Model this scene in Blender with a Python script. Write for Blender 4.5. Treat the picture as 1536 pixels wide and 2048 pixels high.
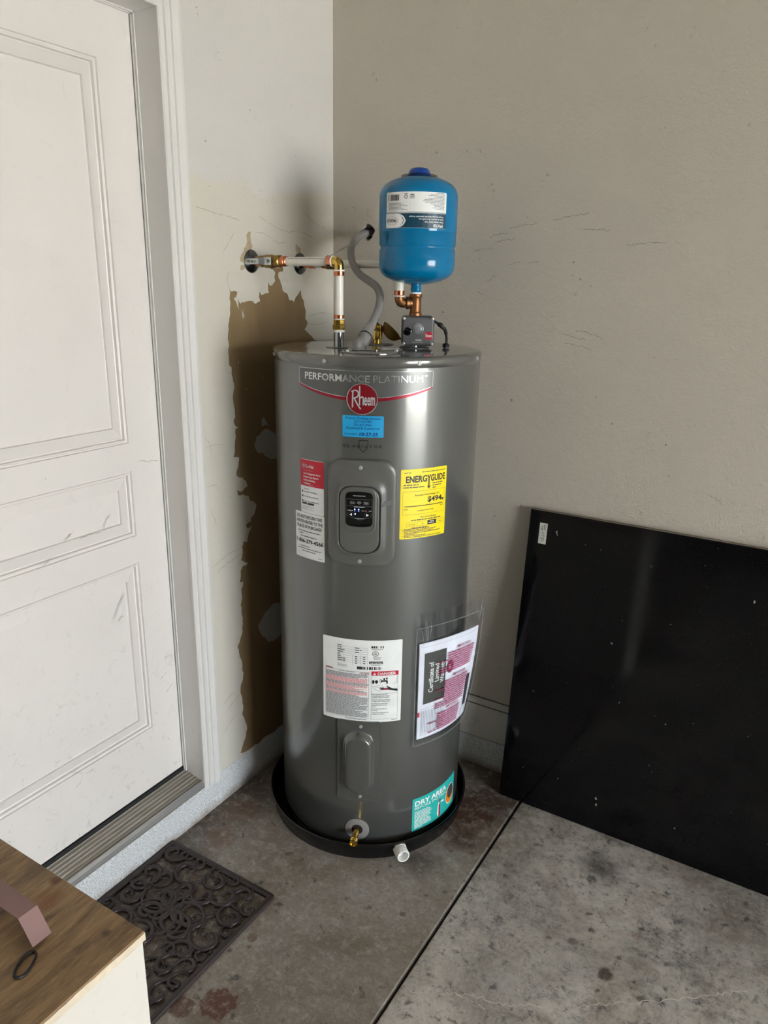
import bpy, math, random
from mathutils import Vector, Matrix
rnd = random.Random(7)
PI = math.pi
for o in list(bpy.data.objects): bpy.data.objects.remove(o)
S = bpy.context.scene

# ------------------------------------------------------------------ camera
EYE = 1.56
cam_d = bpy.data.cameras.new('camera'); cam = bpy.data.objects.new('camera', cam_d)
S.collection.objects.link(cam); S.camera = cam
cam_d.sensor_fit = 'VERTICAL'; cam_d.sensor_height = 36; cam_d.sensor_width = 27
cam_d.lens = 36 * 1482 / 2048; cam_d.clip_start = 0.02
RC = ((0.85347111, 0.5208207, 0.01824428), (-0.16793835, 0.24172318, 0.9557021), (0.4933394, -0.8187281, 0.29376952))
cam.matrix_world = Matrix.Translation((0, 0, EYE)) @ Matrix(RC).transposed().to_4x4()

# ------------------------------------------------------------------ world, daylight, exposure
W = bpy.data.worlds.new('sky'); S.world = W; W.use_nodes = True
bg = W.node_tree.nodes['Background']
bg.inputs[0].default_value = (0.89, 0.95, 1.0, 1); bg.inputs[1].default_value = 7.0
XF, YF, CEIL = 5.2, -4.2, 2.75          # far end wall with the garage opening, far side wall, ceiling
OPY0, OPY1, OPZ = -1.5, 1.30, 2.13      # the open garage door
pd = bpy.data.lights.new('daylight_portal', 'AREA'); pd.shape = 'RECTANGLE'
pd.size = OPZ; pd.size_y = OPY1 - OPY0; pd.cycles.is_portal = True
po = bpy.data.objects.new('daylight_portal', pd); S.collection.objects.link(po)
po.location = (XF, (OPY0 + OPY1) / 2, OPZ / 2); po.rotation_euler = (0, PI / 2, 0)
sd = bpy.data.lights.new('sun', 'SUN'); sd.energy = 38; sd.angle = .02; sd.color = (1, .99, .97)   # high behind the house: lights the driveway only
so_ = bpy.data.objects.new('sun', sd); S.collection.objects.link(so_); so_.rotation_euler = Vector((.45, -.2, -.87)).to_track_quat('-Z', 'Y').to_euler()
S.view_settings.view_transform = 'Standard'; S.view_settings.look = 'None'
S.view_settings.gamma = 1; S.view_settings.use_curve_mapping = False
S.view_settings.exposure = 1.62

# ------------------------------------------------------------------ key measures
XL, YB = -1.4313, 2.034                 # left wall and back wall planes
HX, HY, HR, ZT = -1.0645, 1.7168, 0.274, 1.3987   # heater axis, radius, top
BASE = math.atan2(-HY, -HX)             # direction from the axis to the viewer

# ------------------------------------------------------------------ helpers
def srgb(r, g, b):
    f = lambda c: (c / 255 / 12.92) if c / 255 <= 0.04045 else ((c / 255 + 0.055) / 1.055) ** 2.4
    return (f(r), f(g), f(b), 1)

class NT:
    def __init__(s, m): s.t = m.node_tree; s.n = s.t.nodes; s.b = s.n['Principled BSDF']
    def add(s, kind, **kw):
        nd = s.n.new(kind)
        for k, v in kw.items():
            if k.startswith('i_'):
                nd.inputs[k[2:].replace('_', ' ')].default_value = v
            else: setattr(nd, k, v)
        return nd
    def link(s, a, b): s.t.links.new(a, b)
    def pos(s): return s.add('ShaderNodeNewGeometry').outputs['Position']
    def noise(s, scale, detail=4, rough=.55, dist=0, vec=None, out='Fac'):
        nd = s.add('ShaderNodeTexNoise'); nd.inputs['Scale'].default_value = scale
        nd.inputs['Detail'].default_value = detail; nd.inputs['Roughness'].default_value = rough
        nd.inputs['Distortion'].default_value = dist
        s.link(vec if vec is not None else s.pos(), nd.inputs['Vector']); return nd.outputs[out]
    def ramp(s, fac, lo, hi, a=0., b=1.):
        nd = s.add('ShaderNodeMapRange'); nd.inputs['From Min'].default_value = lo; nd.inputs['From Max'].default_value = hi
        nd.inputs['To Min'].default_value = a; nd.inputs['To Max'].default_value = b
        s.link(fac, nd.inputs['Value']); return nd.outputs[0]
    def math(s, op, a, b=None):
        nd = s.add('ShaderNodeMath', operation=op)
        for i, v in enumerate((a, b)):
            if v is None: continue
            if isinstance(v, (int, float)): nd.inputs[i].default_value = v
            else: s.link(v, nd.inputs[i])
        return nd.outputs[0]
    def mix(s, fac, a, b):
        nd = s.add('ShaderNodeMix', data_type='RGBA')
        for i, v in ((0, fac), (6, a), (7, b)):
            if isinstance(v, (tuple, float, int)): nd.inputs[i].default_value = v
            else: s.link(v, nd.inputs[i])
        return nd.outputs[2]
    def bump(s, h, strength, dist=0.001):
        nd = s.add('ShaderNodeBump'); nd.inputs['Strength'].default_value = strength; nd.inputs['Distance'].default_value = dist
        s.link(h, nd.inputs['Height']); s.link(nd.outputs[0], s.b.inputs['Normal']); return nd
    def scaled(s, x, y, z):
        nd = s.add('ShaderNodeMapping'); nd.inputs['Scale'].default_value = (x, y, z); s.link(s.pos(), nd.inputs['Vector']); return nd.outputs[0]
    def sep(s):
        nd = s.add('ShaderNodeSeparateXYZ'); s.link(s.pos(), nd.inputs[0]); return nd.outputs
    def spot(s, x, y, r, soft, wob, ax='xy'):        # blotch round a point, ragged edge; returns mask
        nd = s.add('ShaderNodeVectorMath', operation='DISTANCE')
        s.link(s.pos(), nd.inputs[0]); nd.inputs[1].default_value = (x, y, 0) if ax == 'xy' else ((XL, x, y) if ax == 'yz' else (x, YB, y))
        d = s.math('ADD', nd.outputs['Value'], s.math('MULTIPLY', s.math('SUBTRACT', wob, .5), r * 1.6))
        return s.ramp(d, r - soft, r + soft, 1, 0)

def mat(name, col, rough=.5, metal=0., var=0., vs=30, bump=0., bs=200, coat=0., spec=None, alpha=None):
    m = bpy.data.materials.new(name); m.use_nodes = True; t = NT(m); b = t.b
    b.inputs['Base Color'].default_value = col; b.inputs['Roughness'].default_value = rough; b.inputs['Metallic'].default_value = metal
    if coat: b.inputs['Coat Weight'].default_value = coat; b.inputs['Coat Roughness'].default_value = .05
    if spec is not None: b.inputs['Specular IOR Level'].default_value = spec
    if alpha is not None: b.inputs['Alpha'].default_value = alpha
    n = t.noise(vs)
    v = max(var, .04)
    d = tuple(c * (1 - v) for c in col[:3]) + (1,); l = tuple(min(1, c * (1 + v)) for c in col[:3]) + (1,)
    t.link(t.mix(t.ramp(n, .3, .7), d, l), b.inputs['Base Color'])
    if bump: t.bump(t.noise(bs), bump)
    return m

class MB:
    def __init__(s): s.v = []; s.f = []
    def add(s, vs, fs):
        o = len(s.v); s.v += [tuple(p) for p in vs]; s.f += [tuple(i + o for i in f) for f in fs]; return s
    def box(s, a, b):
        x0, y0, z0 = a; x1, y1, z1 = b
        return s.add([(x0, y0, z0), (x1, y0, z0), (x1, y1, z0), (x0, y1, z0), (x0, y0, z1), (x1, y0, z1), (x1, y1, z1), (x0, y1, z1)],
                     [(0, 3, 2, 1), (4, 5, 6, 7), (0, 1, 5, 4), (1, 2, 6, 5), (2, 3, 7, 6), (3, 0, 4, 7)])
    def loft(s, loops, cap0=False, cap1=False, closed=True):
        n = len(loops[0]); vs = [p for l in loops for p in l]; fs = []
        for i in range(len(loops) - 1):
            for j in range(n if closed else n - 1):
                k = (j + 1) % n; fs.append((i * n + j, i * n + k, (i + 1) * n + k, (i + 1) * n + j))
        if cap0: fs.append(tuple(range(n))[::-1])
        if cap1: fs.append(tuple((len(loops) - 1) * n + j for j in range(n)))
        return s.add(vs, fs)
    def lathe(s, o, ax, prof, n=24, cap0=True, cap1=True):
        ax = Vector(ax).normalized(); u = ax.orthogonal().normalized(); w = ax.cross(u); o = Vector(o)
        return s.loft([[o + ax * h + (u * math.cos(2 * PI * j / n) + w * math.sin(2 * PI * j / n)) * r for j in range(n)] for r, h in prof], cap0, cap1)
    def tube(s, pts, rad, n=10, flat=1., cap=True):
        pts = [Vector(p) for p in pts]; rr = rad if isinstance(rad, list) else [rad] * len(pts); loops = []
        t0 = (pts[1] - pts[0]).normalized(); u = Vector((0, 0, 1)) if abs(t0.z) < .9 else Vector((1, 0, 0))
        for i, p in enumerate(pts):
            t = (pts[min(i + 1, len(pts) - 1)] - pts[max(i - 1, 0)]).normalized()
            u = (u - t * u.dot(t)).normalized(); w = t.cross(u)
            loops.append([p + (u * math.cos(2 * PI * j / n) * flat + w * math.sin(2 * PI * j / n)) * rr[i] for j in range(n)])
        return s.loft(loops, cap, cap)
    def build(s, name, m, parent=None, smooth=False, label=None, kind=None, angle=40):
        me = bpy.data.meshes.new(name); me.from_pydata(s.v, [], s.f); me.materials.append(m)
        if smooth:
            me.polygons.foreach_set('use_smooth', [True] * len(me.polygons)); me.set_sharp_from_angle(angle=math.radians(angle))
        o = bpy.data.objects.new(name, me); S.collection.objects.link(o)
        if parent is not None:
            o.parent = parent; o.matrix_parent_inverse = Matrix.Translation(-parent.location)
        if label: o['label'] = label
        if kind: o['kind'] = kind
        return o

def thing(name, label, cat, loc=(0, 0, 0), group=None):
    o = bpy.data.objects.new(name, None); S.collection.objects.link(o); o.location = loc
    o.empty_display_size = .05; o['label'] = label; o['category'] = cat
    if group: o['group'] = group
    return o

def catmull(P, k=8):
    P = [Vector(p) for p in P]; Q = [P[0] * 2 - P[1]] + P + [P[-1] * 2 - P[-2]]; out = []
    for i in range(1, len(Q) - 2):
        a, b, c, d = Q[i - 1:i + 3]
        for j in range(k):
            t = j / k
            out.append(.5 * ((2 * b) + (c - a) * t + (2 * a - 5 * b + 4 * c - d) * t * t + (3 * b - a - 3 * c + d) * t ** 3))
    return out + [P[-1]]

def rr(cx, cy, hw, hh, r, n=6):          # rounded rectangle outline
    r = min(r, hw, hh); out = []
    for sx, sy, a0 in ((1, 1, 0), (-1, 1, 90), (-1, -1, 180), (1, -1, 270)):
        for i in range(n + 1):
            a = math.radians(a0 + 90 * i / n); out.append((cx + sx * (hw - r) + r * math.cos(a), cy + sy * (hh - r) + r * math.sin(a)))
    dense = []
    for i, p in enumerate(out):            # subdivide long edges so that they follow curved bodies
        q = out[(i + 1) % len(out)]; k = 6 if i % (n + 1) == n else 1
        dense += [(p[0] + (q[0] - p[0]) * j / k, p[1] + (q[1] - p[1]) * j / k) for j in range(k)]
    return dense

def cyl(hx=HX, hy=HY, r=HR, base=BASE):   # (u along the surface, v height, h out) -> world
    def f(u, v, h=0.): a = base + u / r; return (hx + (r + h) * math.cos(a), hy + (r + h) * math.sin(a), v)
    return f
def plane_map(o, n):                      # vertical plane facing n
    n = Vector((n[0], n[1], 0)).normalized(); r = Vector((-n.y, n.x, 0)); o = Vector(o)
    return lambda u, v, h=0.: o + r * u + n * h + Vector((0, 0, v))
HM = cyl(); deg2u = math.radians(1) * HR

_tc = {}
def glyphs(txt, bold):
    k = (txt, bold)
    if k not in _tc:
        c = bpy.data.curves.new('t', 'FONT'); c.body = txt; c.size = 1; c.resolution_u = 2; c.offset = (0, .018, .028)[int(bold)]; c.fill_mode = 'FRONT'
        o = bpy.data.objects.new('t', c); S.collection.objects.link(o)
        me = o.evaluated_get(bpy.context.evaluated_depsgraph_get()).to_mesh()
        vs = [(v.co.x, v.co.y) for v in me.vertices]; fs = [tuple(p.vertices) for p in me.polygons]
        bpy.data.objects.remove(o); bpy.data.curves.remove(c); _tc[k] = (vs, fs)
    return _tc[k]

class Print:                              # flat artwork in (u, v) that is laid on a curved or flat surface
    def __init__(s, M, u0, v0, flip=None, rot=False): s.M = M; s.u0 = u0; s.v0 = v0; s.flip = flip; s.rot = rot; s.g = {}
    def P(s, u, v, h):
        if s.flip: u, v = s.flip[0] - u, s.flip[1] - v
        if s.rot: u, v = -v, u
        return s.M(s.u0 + u, s.v0 + v, h)
    def mb(s, c): return s.g.setdefault(c, MB())
    def rect(s, c, a, b, a1, b1, h=.0010):
        n = max(1, int(abs(a1 - a) / .012)); us = [a + (a1 - a) * i / n for i in range(n + 1)]
        s.mb(c).loft([[s.P(u, b, h) for u in us], [s.P(u, b1, h) for u in us]], closed=False)
    def frame(s, c, a, b, a1, b1, w, h=.0010):
        s.rect(c, a, b, a1, b + w, h); s.rect(c, a, b1 - w, a1, b1, h); s.rect(c, a, b, a + w, b1, h); s.rect(c, a1 - w, b, a1, b1, h)
    def poly(s, c, pts, h=.0010):
        us_ = [p[0] for p in pts]; a, b = min(us_), max(us_)
        if b - a > .010 and s._convex(pts):
            n = int((b - a) / .005) + 1; lo, hi = [], []
            for i in range(n + 1):
                u = a + (b - a) * min(max(i / n, 1e-4), 1 - 1e-4); ys = []
                for j, p in enumerate(pts):
                    q = pts[(j + 1) % len(pts)]
                    if (p[0] - u) * (q[0] - u) <= 0 and p[0] != q[0]: ys.append(p[1] + (q[1] - p[1]) * (u - p[0]) / (q[0] - p[0]))
                lo.append(s.P(u, min(ys), h)); hi.append(s.P(u, max(ys), h))
            s.mb(c).loft([lo, hi], closed=False); return
        s.mb(c).add([s.P(u, v, h) for u, v in pts], [tuple(range(len(pts)))])
    def _convex(s, pts):
        sg = 0
        for i in range(len(pts)):
            a, b, c = pts[i - 2], pts[i - 1], pts[i]; x = (b[0] - a[0]) * (c[1] - b[1]) - (b[1] - a[1]) * (c[0] - b[0])
            if abs(x) > 1e-12:
                if sg * x < 0: return False
                sg = x
        return True
    def disc(s, c, u, v, r, h=.0010, r2=None, n=28):
        r2 = r2 or r; s.poly(c, [(u + r * math.cos(2 * PI * i / n), v + r2 * math.sin(2 * PI * i / n)) for i in range(n)], h)
    def ring(s, c, u, v, r, w, h=.0011, n=32, r2=None):
        k = (r2 or r) / r; f = lambda q: [s.P(u + q * math.cos(2 * PI * i / n), v + q * k * math.sin(2 * PI * i / n), h) for i in range(n)]
        s.mb(c).loft([f(r - w), f(r)])
    def text(s, c, t, u, v, width, height, bold=False, align='L', h=.0012, shear=0.):
        vs, fs = glyphs(t, bold)
        x0 = min(p[0] for p in vs); x1 = max(p[0] for p in vs); y0 = 0; y1 = max(p[1] for p in vs)
        k = width / (x1 - x0); ky = height / (y1 - y0)
        off = {'L': 0, 'C': -width / 2, 'R': -width}[align]
        s.mb(c).add([s.P(u + off + (x - x0) * k + y * ky * shear, v + y * ky, h) for x, y in vs], fs)
    def dash(s, c, u, u1, v, hgt, h=.0012, full=False):   # a line too small to read
        x = u
        while x < u1:
            w = rnd.uniform(2, 7) * hgt
            e = min(x + w, u1); s.mb(c).add([s.P(x, v, h), s.P(e, v, h), s.P(e, v + hgt, h), s.P(x, v + hgt, h)], [(0, 1, 2, 3)])
            x = e + hgt * .7
            if not full and rnd.random() < .03: break
    def bars(s, c, u, u1, v, v1, n=30, h=.0012):
        w = (u1 - u) / n
        for i in range(n):
            if rnd.random() < .6: s.mb(c).add([s.P(u + i * w, v, h), s.P(u + (i + .8) * w, v, h), s.P(u + (i + .8) * w, v1, h), s.P(u + i * w, v1, h)], [(0, 1, 2, 3)])
    def sheet(s, w, hgt, r, h0=.0002, h1=.0007):
        mb = MB(); o = rr(w / 2, hgt / 2, w / 2, hgt / 2, r, 4)
        rows = []
        mb.loft([[s.P(u, v, h0) for u, v in o], [s.P(u, v, h1) for u, v in o]])
        n = max(1, int(w / .01))
        us = [w * i / n for i in range(n + 1)]
        def edge(u):                       # height of the rounded corner cut at u
            d = min(u, w - u)
            return 0 if d >= r else r - math.sqrt(max(0, r * r - (r - d) ** 2))
        us = sorted(set(us + [r * .1, r * .35, r, w - r, w - r * .35, w - r * .1]))
        mb.loft([[s.P(u, edge(u), h1) for u in us], [s.P(u, hgt - edge(u), h1) for u in us]], closed=False)
        return mb
    def build(s, parent, mats, name='print'):
        for c, mb in s.g.items():
            mb.build(name, mats[c], parent, kind='stuff')

# ------------------------------------------------------------------ materials
def wall_mat(name, base, patch=False, texscale=260, bump=.5):
    m = bpy.data.materials.new(name); m.use_nodes = True; t = NT(m); b = t.b
    b.inputs['Roughness'].default_value = .62
    n1 = t.noise(1.3, 3); n2 = t.noise(40, 5, .7)
    col = t.mix(t.ramp(n1, .3, .7), base, tuple(c * .94 for c in base[:3]) + (1,))
    col = t.mix(t.ramp(n2, .62, .8, 0, .18), col, srgb(150, 142, 128))
    if patch:                               # old compound: smooth, warmer, up to a ragged line
        z = t.sep()[2]
        k = t.ramp(t.math('ADD', z, t.math('MULTIPLY', t.noise(6, 4), .16)), 1.87, 1.885, 1, 0)
        col = t.mix(k, col, tuple(c * f for c, f in zip(base[:3], (.97, .95, .87))) + (1,))
        st = t.noise(5, 6, .7, 1.2, t.scaled(1, 2.2, .5))
        col = t.mix(t.math('MULTIPLY', k, t.ramp(st, .55, .75, 0, .35)), col, srgb(196, 199, 196))
    # scattered dark nicks and faint rub marks
    v = t.noise(17, 2, .5, 0); v2 = t.noise(130, 2, .5)
    col = t.mix(t.math('MULTIPLY', t.ramp(v, .66, .72), t.ramp(v2, .62, .7, 0, .6)), col, srgb(110, 104, 94))
    t.link(col, b.inputs['Base Color'])
    h = t.math('ADD', t.noise(texscale, 3, .6), t.math('MULTIPLY', t.noise(texscale / 4, 2), .8))
    if patch: h = t.math('ADD', t.math('MULTIPLY', h, t.math('SUBTRACT', 1, t.math('MULTIPLY', k, .85))), t.math('MULTIPLY', t.noise(14, 8, .75, 1.5, t.scaled(1, 1, 2)), t.math('MULTIPLY', k, 2.2)))
    t.bump(h, bump, .0012)
    return m
M_WL = wall_mat('painted_drywall_left', srgb(206, 203, 198), True)
M_WB = wall_mat('painted_drywall_back', srgb(199, 192, 180), False, 220, .9)
M_CEIL = mat('ceiling_paint', srgb(180, 174, 164), .8, bump=.3)
M_DIM = mat('darkened_far_wall', srgb(92, 86, 78), .8, var=.1, vs=3)  # unseen walls, colour kept dark to cut bounce light

JX_ = -.6365
def concrete_floor():
    m = bpy.data.materials.new('stained_concrete'); m.use_nodes = True; t = NT(m); b = t.b
    big = t.noise(2.3, 5, .62, .6); mid = t.noise(11, 7, .72, .4); fin = t.noise(90, 6, .8); sp = t.noise(38, 3, .6)
    c = t.mix(t.ramp(big, .36, .64), srgb(108, 98, 86), srgb(208, 207, 205))
    c = t.mix(t.ramp(mid, .35, .68, 0, .7), c, srgb(152, 143, 130))
    c = t.mix(t.ramp(mid, .54, .70, 0, .7), c, srgb(206, 205, 202))
    c = t.mix(t.ramp(fin, .38, .7, 0, .6), c, srgb(78, 70, 60))
    rs = t.ramp(t.sep()[0], JX_, JX_ + .001)
    c = t.mix(t.math('MULTIPLY', t.math('SUBTRACT', 1, rs), t.ramp(t.noise(2.6, 6, .7, .6), .38, .62, .15, .6)), c, srgb(112, 96, 76))
    pale = t.ramp(t.noise(3.1, 6, .7, .8), .40, .62)
    c = t.mix(t.math('MULTIPLY', rs, t.ramp(pale, 0, 1, .12, .72)), c, srgb(222, 217, 208))
    c = t.mix(t.math('MULTIPLY', rs, t.ramp(t.noise(7, 6, .75, .5), .50, .68, 0, .62)), c, srgb(118, 102, 84))
    c = t.mix(t.math('MULTIPLY', rs, t.ramp(t.noise(64, 6, .8, .3), .53, .68, 0, .75)), c, srgb(84, 78, 74))
    c = t.mix(t.math('MULTIPLY', rs, t.ramp(t.noise(21, 6, .8, .2), .56, .66, 0, .85)), c, srgb(70, 67, 68))
    c = t.mix(t.math('MULTIPLY', rs, t.math('MULTIPLY', t.ramp(t.noise(4.2, 3, .6, 0), .5, .62), t.ramp(t.noise(30, 7, .85), .46, .6, 0, .7))), c, srgb(76, 74, 76))
    c = t.mix(t.ramp(t.noise(300, 3, .7), .6, .8, 0, .5), c, srgb(190, 187, 180))
    c = t.mix(t.ramp(t.noise(24, 3, .5), .63, .70, 0, .7), c, srgb(52, 47, 42))       # oil drips
    c = t.mix(t.ramp(sp, .70, .76, 0, .75), c, srgb(46, 40, 36))
    wob = t.noise(28, 5, .6)
    # brown dirt and rust plus painted shade along the curbs and by the slab
    x, y, z = t.sep()
    un = t.math('MULTIPLY', t.ramp(x, -1.046, -1.050, 0, 1), t.ramp(y, 1.210, 1.206, 0, 1))
    c = t.mix(t.math('MULTIPLY', un, t.ramp(wob, .3, .7, .95, .5)), c, srgb(74, 60, 44))
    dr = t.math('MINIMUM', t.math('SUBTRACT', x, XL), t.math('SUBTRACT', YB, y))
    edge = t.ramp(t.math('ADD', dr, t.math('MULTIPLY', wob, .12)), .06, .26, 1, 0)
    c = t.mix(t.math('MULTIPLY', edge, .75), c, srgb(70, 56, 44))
    for (sx, sy, r, so, k, cc) in (
        (-.9585, .9055, .040, .002, .9, (92, 56, 38)), (-1.02, .858, .026, .002, .8, (88, 55, 38)), (-1.0114, 1.0836, .012, .002, .7, (96, 62, 46)),
        (-1.0, 1.06, .006, .002, .7, (96, 62, 46)), (-.76, 1.80, .09, .04, .9, (78, 42, 22)), (-.72, 1.68, .05, .03, .8, (70, 42, 26)), (-.78, 1.53, .05, .03, .6, (60, 46, 34)), (-.70, 1.92, .10, .06, .8, (62, 46, 34)),
        (-.345, 1.79, .05, .03, .75, (58, 50, 46)), (-.236, 1.45, .018, .004, .8, (64, 48, 38)), (-.2, 1.6, .008, .002, .6, (128, 92, 74)),
        (-.33, 1.50, .012, .004, .6, (70, 60, 50)), (-1.36, 1.42, .05, .03, .5, (104, 72, 46)), (-1.32, 1.30, .04, .02, .5, (112, 78, 50))):
        c = t.mix(t.math('MULTIPLY', t.spot(sx, sy, r, so, wob), k), c, srgb(*cc))
    for sx, sy, r in ((-.2663, 1.6065, .0095), (-.1179, 1.4781, .0115)):
        c = t.mix(t.math('MULTIPLY', t.spot(sx, sy, r, .001, .5), .8), c, srgb(196, 194, 188))
    t.link(c, b.inputs['Base Color'])
    c = t.mix(t.ramp(t.noise(33, 8, .85, .2), .50, .66, 0, .4), c, srgb(212, 208, 200))
    t.link(c, b.inputs['Base Color'])
    t.link(t.ramp(t.noise(6, 5), .3, .7, .38, .75), b.inputs['Roughness'])
    t.bump(t.math('ADD', mid, t.math('MULTIPLY', fin, .5)), .55, .0035)
    return m
M_FLOOR = concrete_floor()

def curb_mat():
    m = bpy.data.materials.new('rough_whitewashed_curb'); m.use_nodes = True; t = NT(m); b = t.b
    x, y, z = t.sep()
    c = t.mix(t.ramp(t.noise(260, 5, .8), .38, .6), srgb(158, 160, 160), srgb(222, 225, 227))
    c = t.mix(t.ramp(t.noise(9, 4, .6, 1), .6, .75, 0, .8), c, srgb(205, 203, 206))
    c = t.mix(t.ramp(t.math('ADD', z, t.math('MULTIPLY', t.noise(14, 4), .05)), .02, .055, .75, 0), c, srgb(118, 96, 74))
    t.link(c, b.inputs['Base Color']); b.inputs['Roughness'].default_value = .85
    t.bump(t.noise(220, 5, .7), .6, .0012); return m
M_CURB = curb_mat()

def trim_mat(name, col, dirt=.0, grain=False):
    m = bpy.data.materials.new(name); m.use_nodes = True; t = NT(m); b = t.b
    b.inputs['Roughness'].default_value = .38
    c = t.mix(t.ramp(t.noise(4, 3), .3, .7), col, tuple(q * .96 for q in col[:3]) + (1,))
    if dirt:
        x, y, z = t.sep()
        low = t.ramp(z, .12, .95, 1, .18)
        n = t.ramp(t.noise(26, 7, .8, .8), .57, .72)
        c = t.mix(t.math('MULTIPLY', t.math('MULTIPLY', n, low), dirt), c, srgb(120, 114, 104))
        n = t.ramp(t.noise(90, 3, .7, 0, t.scaled(1, 1, .25)), .68, .74)
        c = t.mix(t.math('MULTIPLY', t.math('MULTIPLY', n, low), dirt), c, srgb(96, 92, 86))
    t.link(c, b.inputs['Base Color'])
    if grain: t.bump(t.noise(30, 5, .6, .4, t.scaled(1, 9, .45)), .25, .0006)
    return m
M_DOOR = trim_mat('door_white_paint', srgb(221, 216, 211), .55, True)
M_TRIM = trim_mat('trim_white_paint', srgb(217, 215, 211), .15)
M_BASEB = trim_mat('baseboard_grey_white', srgb(200, 196, 188), .5)
M_BLACKRUB = mat('black_rubber', srgb(28, 28, 30), .7)

def brown_paper():
    m = bpy.data.materials.new('bare_drywall_paper'); m.use_nodes = True; t = NT(m)
    c = t.mix(t.ramp(t.noise(3, 5, .6, .5, t.scaled(1, 1.5, .5)), .3, .7), srgb(120, 97, 66), srgb(140, 118, 84))
    c = t.mix(t.ramp(t.noise(60, 4, .7), .66, .74, 0, .6), c, srgb(190, 176, 150))
    t.link(c, t.b.inputs['Base Color']); t.b.inputs['Roughness'].default_value = .8
    t.bump(t.noise(25, 5, .7), .3, .002); return m
M_PAPER = brown_paper()
M_SKIM = mat('skim_compound', srgb(176, 174, 166), .8, var=.06, bump=.4, bs=60)
M_WORN = mat('worn_tan_plaster', srgb(168, 152, 124), .8, var=.12, vs=60)
M_WIRE = mat('pale_wire', srgb(168, 164, 154), .5)
M_CRACK = mat('dark_crack', srgb(92, 86, 76), .8)
M_MARK = mat('faint_wall_mark', srgb(146, 140, 130), .8, var=.2, vs=90)
M_MARKL = mat('faint_scratch', srgb(168, 163, 152), .8, var=.15, vs=90)
M_SCUFF = mat('scuff_grey', srgb(176, 171, 162), .7, var=.15, vs=120)
M_PALE = mat('pale_crack_dust', srgb(214, 210, 200), .9, var=.2)

def brushed_alu():
    m = bpy.data.materials.new('worn_aluminium_sill'); m.use_nodes = True; t = NT(m)
    c = t.mix(t.ramp(t.noise(30, 6, .7, 0, t.scaled(8, .25, 1)), .3, .7), srgb(140, 130, 116), srgb(184, 180, 172))
    t.link(c, t.b.inputs['Base Color']); t.b.inputs['Metallic'].default_value = .55; t.b.inputs['Roughness'].default_value = .42; return m
M_SILL = brushed_alu()

def grey_paint(name, col, rough, brushed=False):
    m = bpy.data.materials.new(name); m.use_nodes = True; t = NT(m); b = t.b
    c = t.mix(t.ramp(t.noise(8, 3), .3, .7), col, tuple(q * .95 for q in col[:3]) + (1,))
    t.link(c, b.inputs['Base Color']); b.inputs['Roughness'].default_value = rough; b.inputs['Metallic'].default_value = .4
    b.inputs['Coat Weight'].default_value = .75; b.inputs['Coat Roughness'].default_value = .09
    t.bump(t.noise(700, 2), .03, .0003)
    return m
M_TANK = grey_paint('platinum_grey_enamel', srgb(99, 100, 97), .28)
M_LID = grey_paint('grey_enamel_lid', srgb(106, 106, 102), .16)
M_PLAS = mat('grey_moulded_plastic', srgb(94, 94, 90), .3)
M_PLAS2 = mat('dark_grey_plastic', srgb(92, 92, 94), .42, bump=.1, bs=900)
M_BLACK = mat('glossy_black', srgb(9, 9, 11), .12)
M_PAN = mat('black_pan_plastic', srgb(9, 9, 11), .25)
M_HOLE = mat('dark_cavity', srgb(20, 18, 16), .9)
M_BLUE = mat('blue_tank_enamel', srgb(0, 112, 160), .13, spec=.4, var=.03)
M_BLUECAP = mat('dark_blue_cap', srgb(14, 66, 150), .4)
M_COPPER = mat('copper', srgb(214, 130, 92), .25, 1, var=.12, vs=60)
M_BRONZE = mat('aged_bronze', srgb(142, 98, 64), .42, .9, var=.15, vs=80, bump=.2)
M_BRASS = mat('brass', srgb(206, 172, 88), .2, 1, var=.08, vs=60)
M_BRASSD = mat('dull_brass', srgb(150, 122, 66), .35, .9, var=.2, vs=60)
M_CHROME = mat('chrome', srgb(196, 200, 204), .08, 1)
M_STEEL = mat('galvanised_steel', srgb(176, 180, 184), .22, 1)
M_SCREW = mat('screw_zinc', srgb(186, 188, 188), .35, .5)
M_PEX = mat('white_pipe', srgb(226, 224, 214), .32)
M_PVC = mat('white_pvc', srgb(236, 236, 232), .35)
M_COND = mat('grey_conduit', srgb(140, 138, 136), .42)
M_TAPE = mat('white_thread_tape', srgb(236, 236, 232), .7)
M_CABLE = mat('black_cable', srgb(18, 18, 20), .5)
M_TAG = mat('golden_tag', srgb(122, 94, 34), .35, .4)
M_MAT = mat('brown_black_rubber', srgb(52, 42, 41), .4, var=.15, vs=40, bump=.3, bs=400)
M_BRKT = mat('bronze_painted_metal', srgb(142, 112, 108), .45, .25, bump=.15, bs=700)
M_CREAM = mat('cream_edge_paint', srgb(214, 200, 176), .6, var=.1, vs=60)
M_WHITEBOX = trim_mat('white_box_paint', srgb(218, 214, 204), .3)
M_CHR2 = mat('silver_lettering', srgb(200, 202, 204), .18, .75)
M_REDM = mat('metallic_red', srgb(140, 10, 40), .28, .35)
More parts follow.
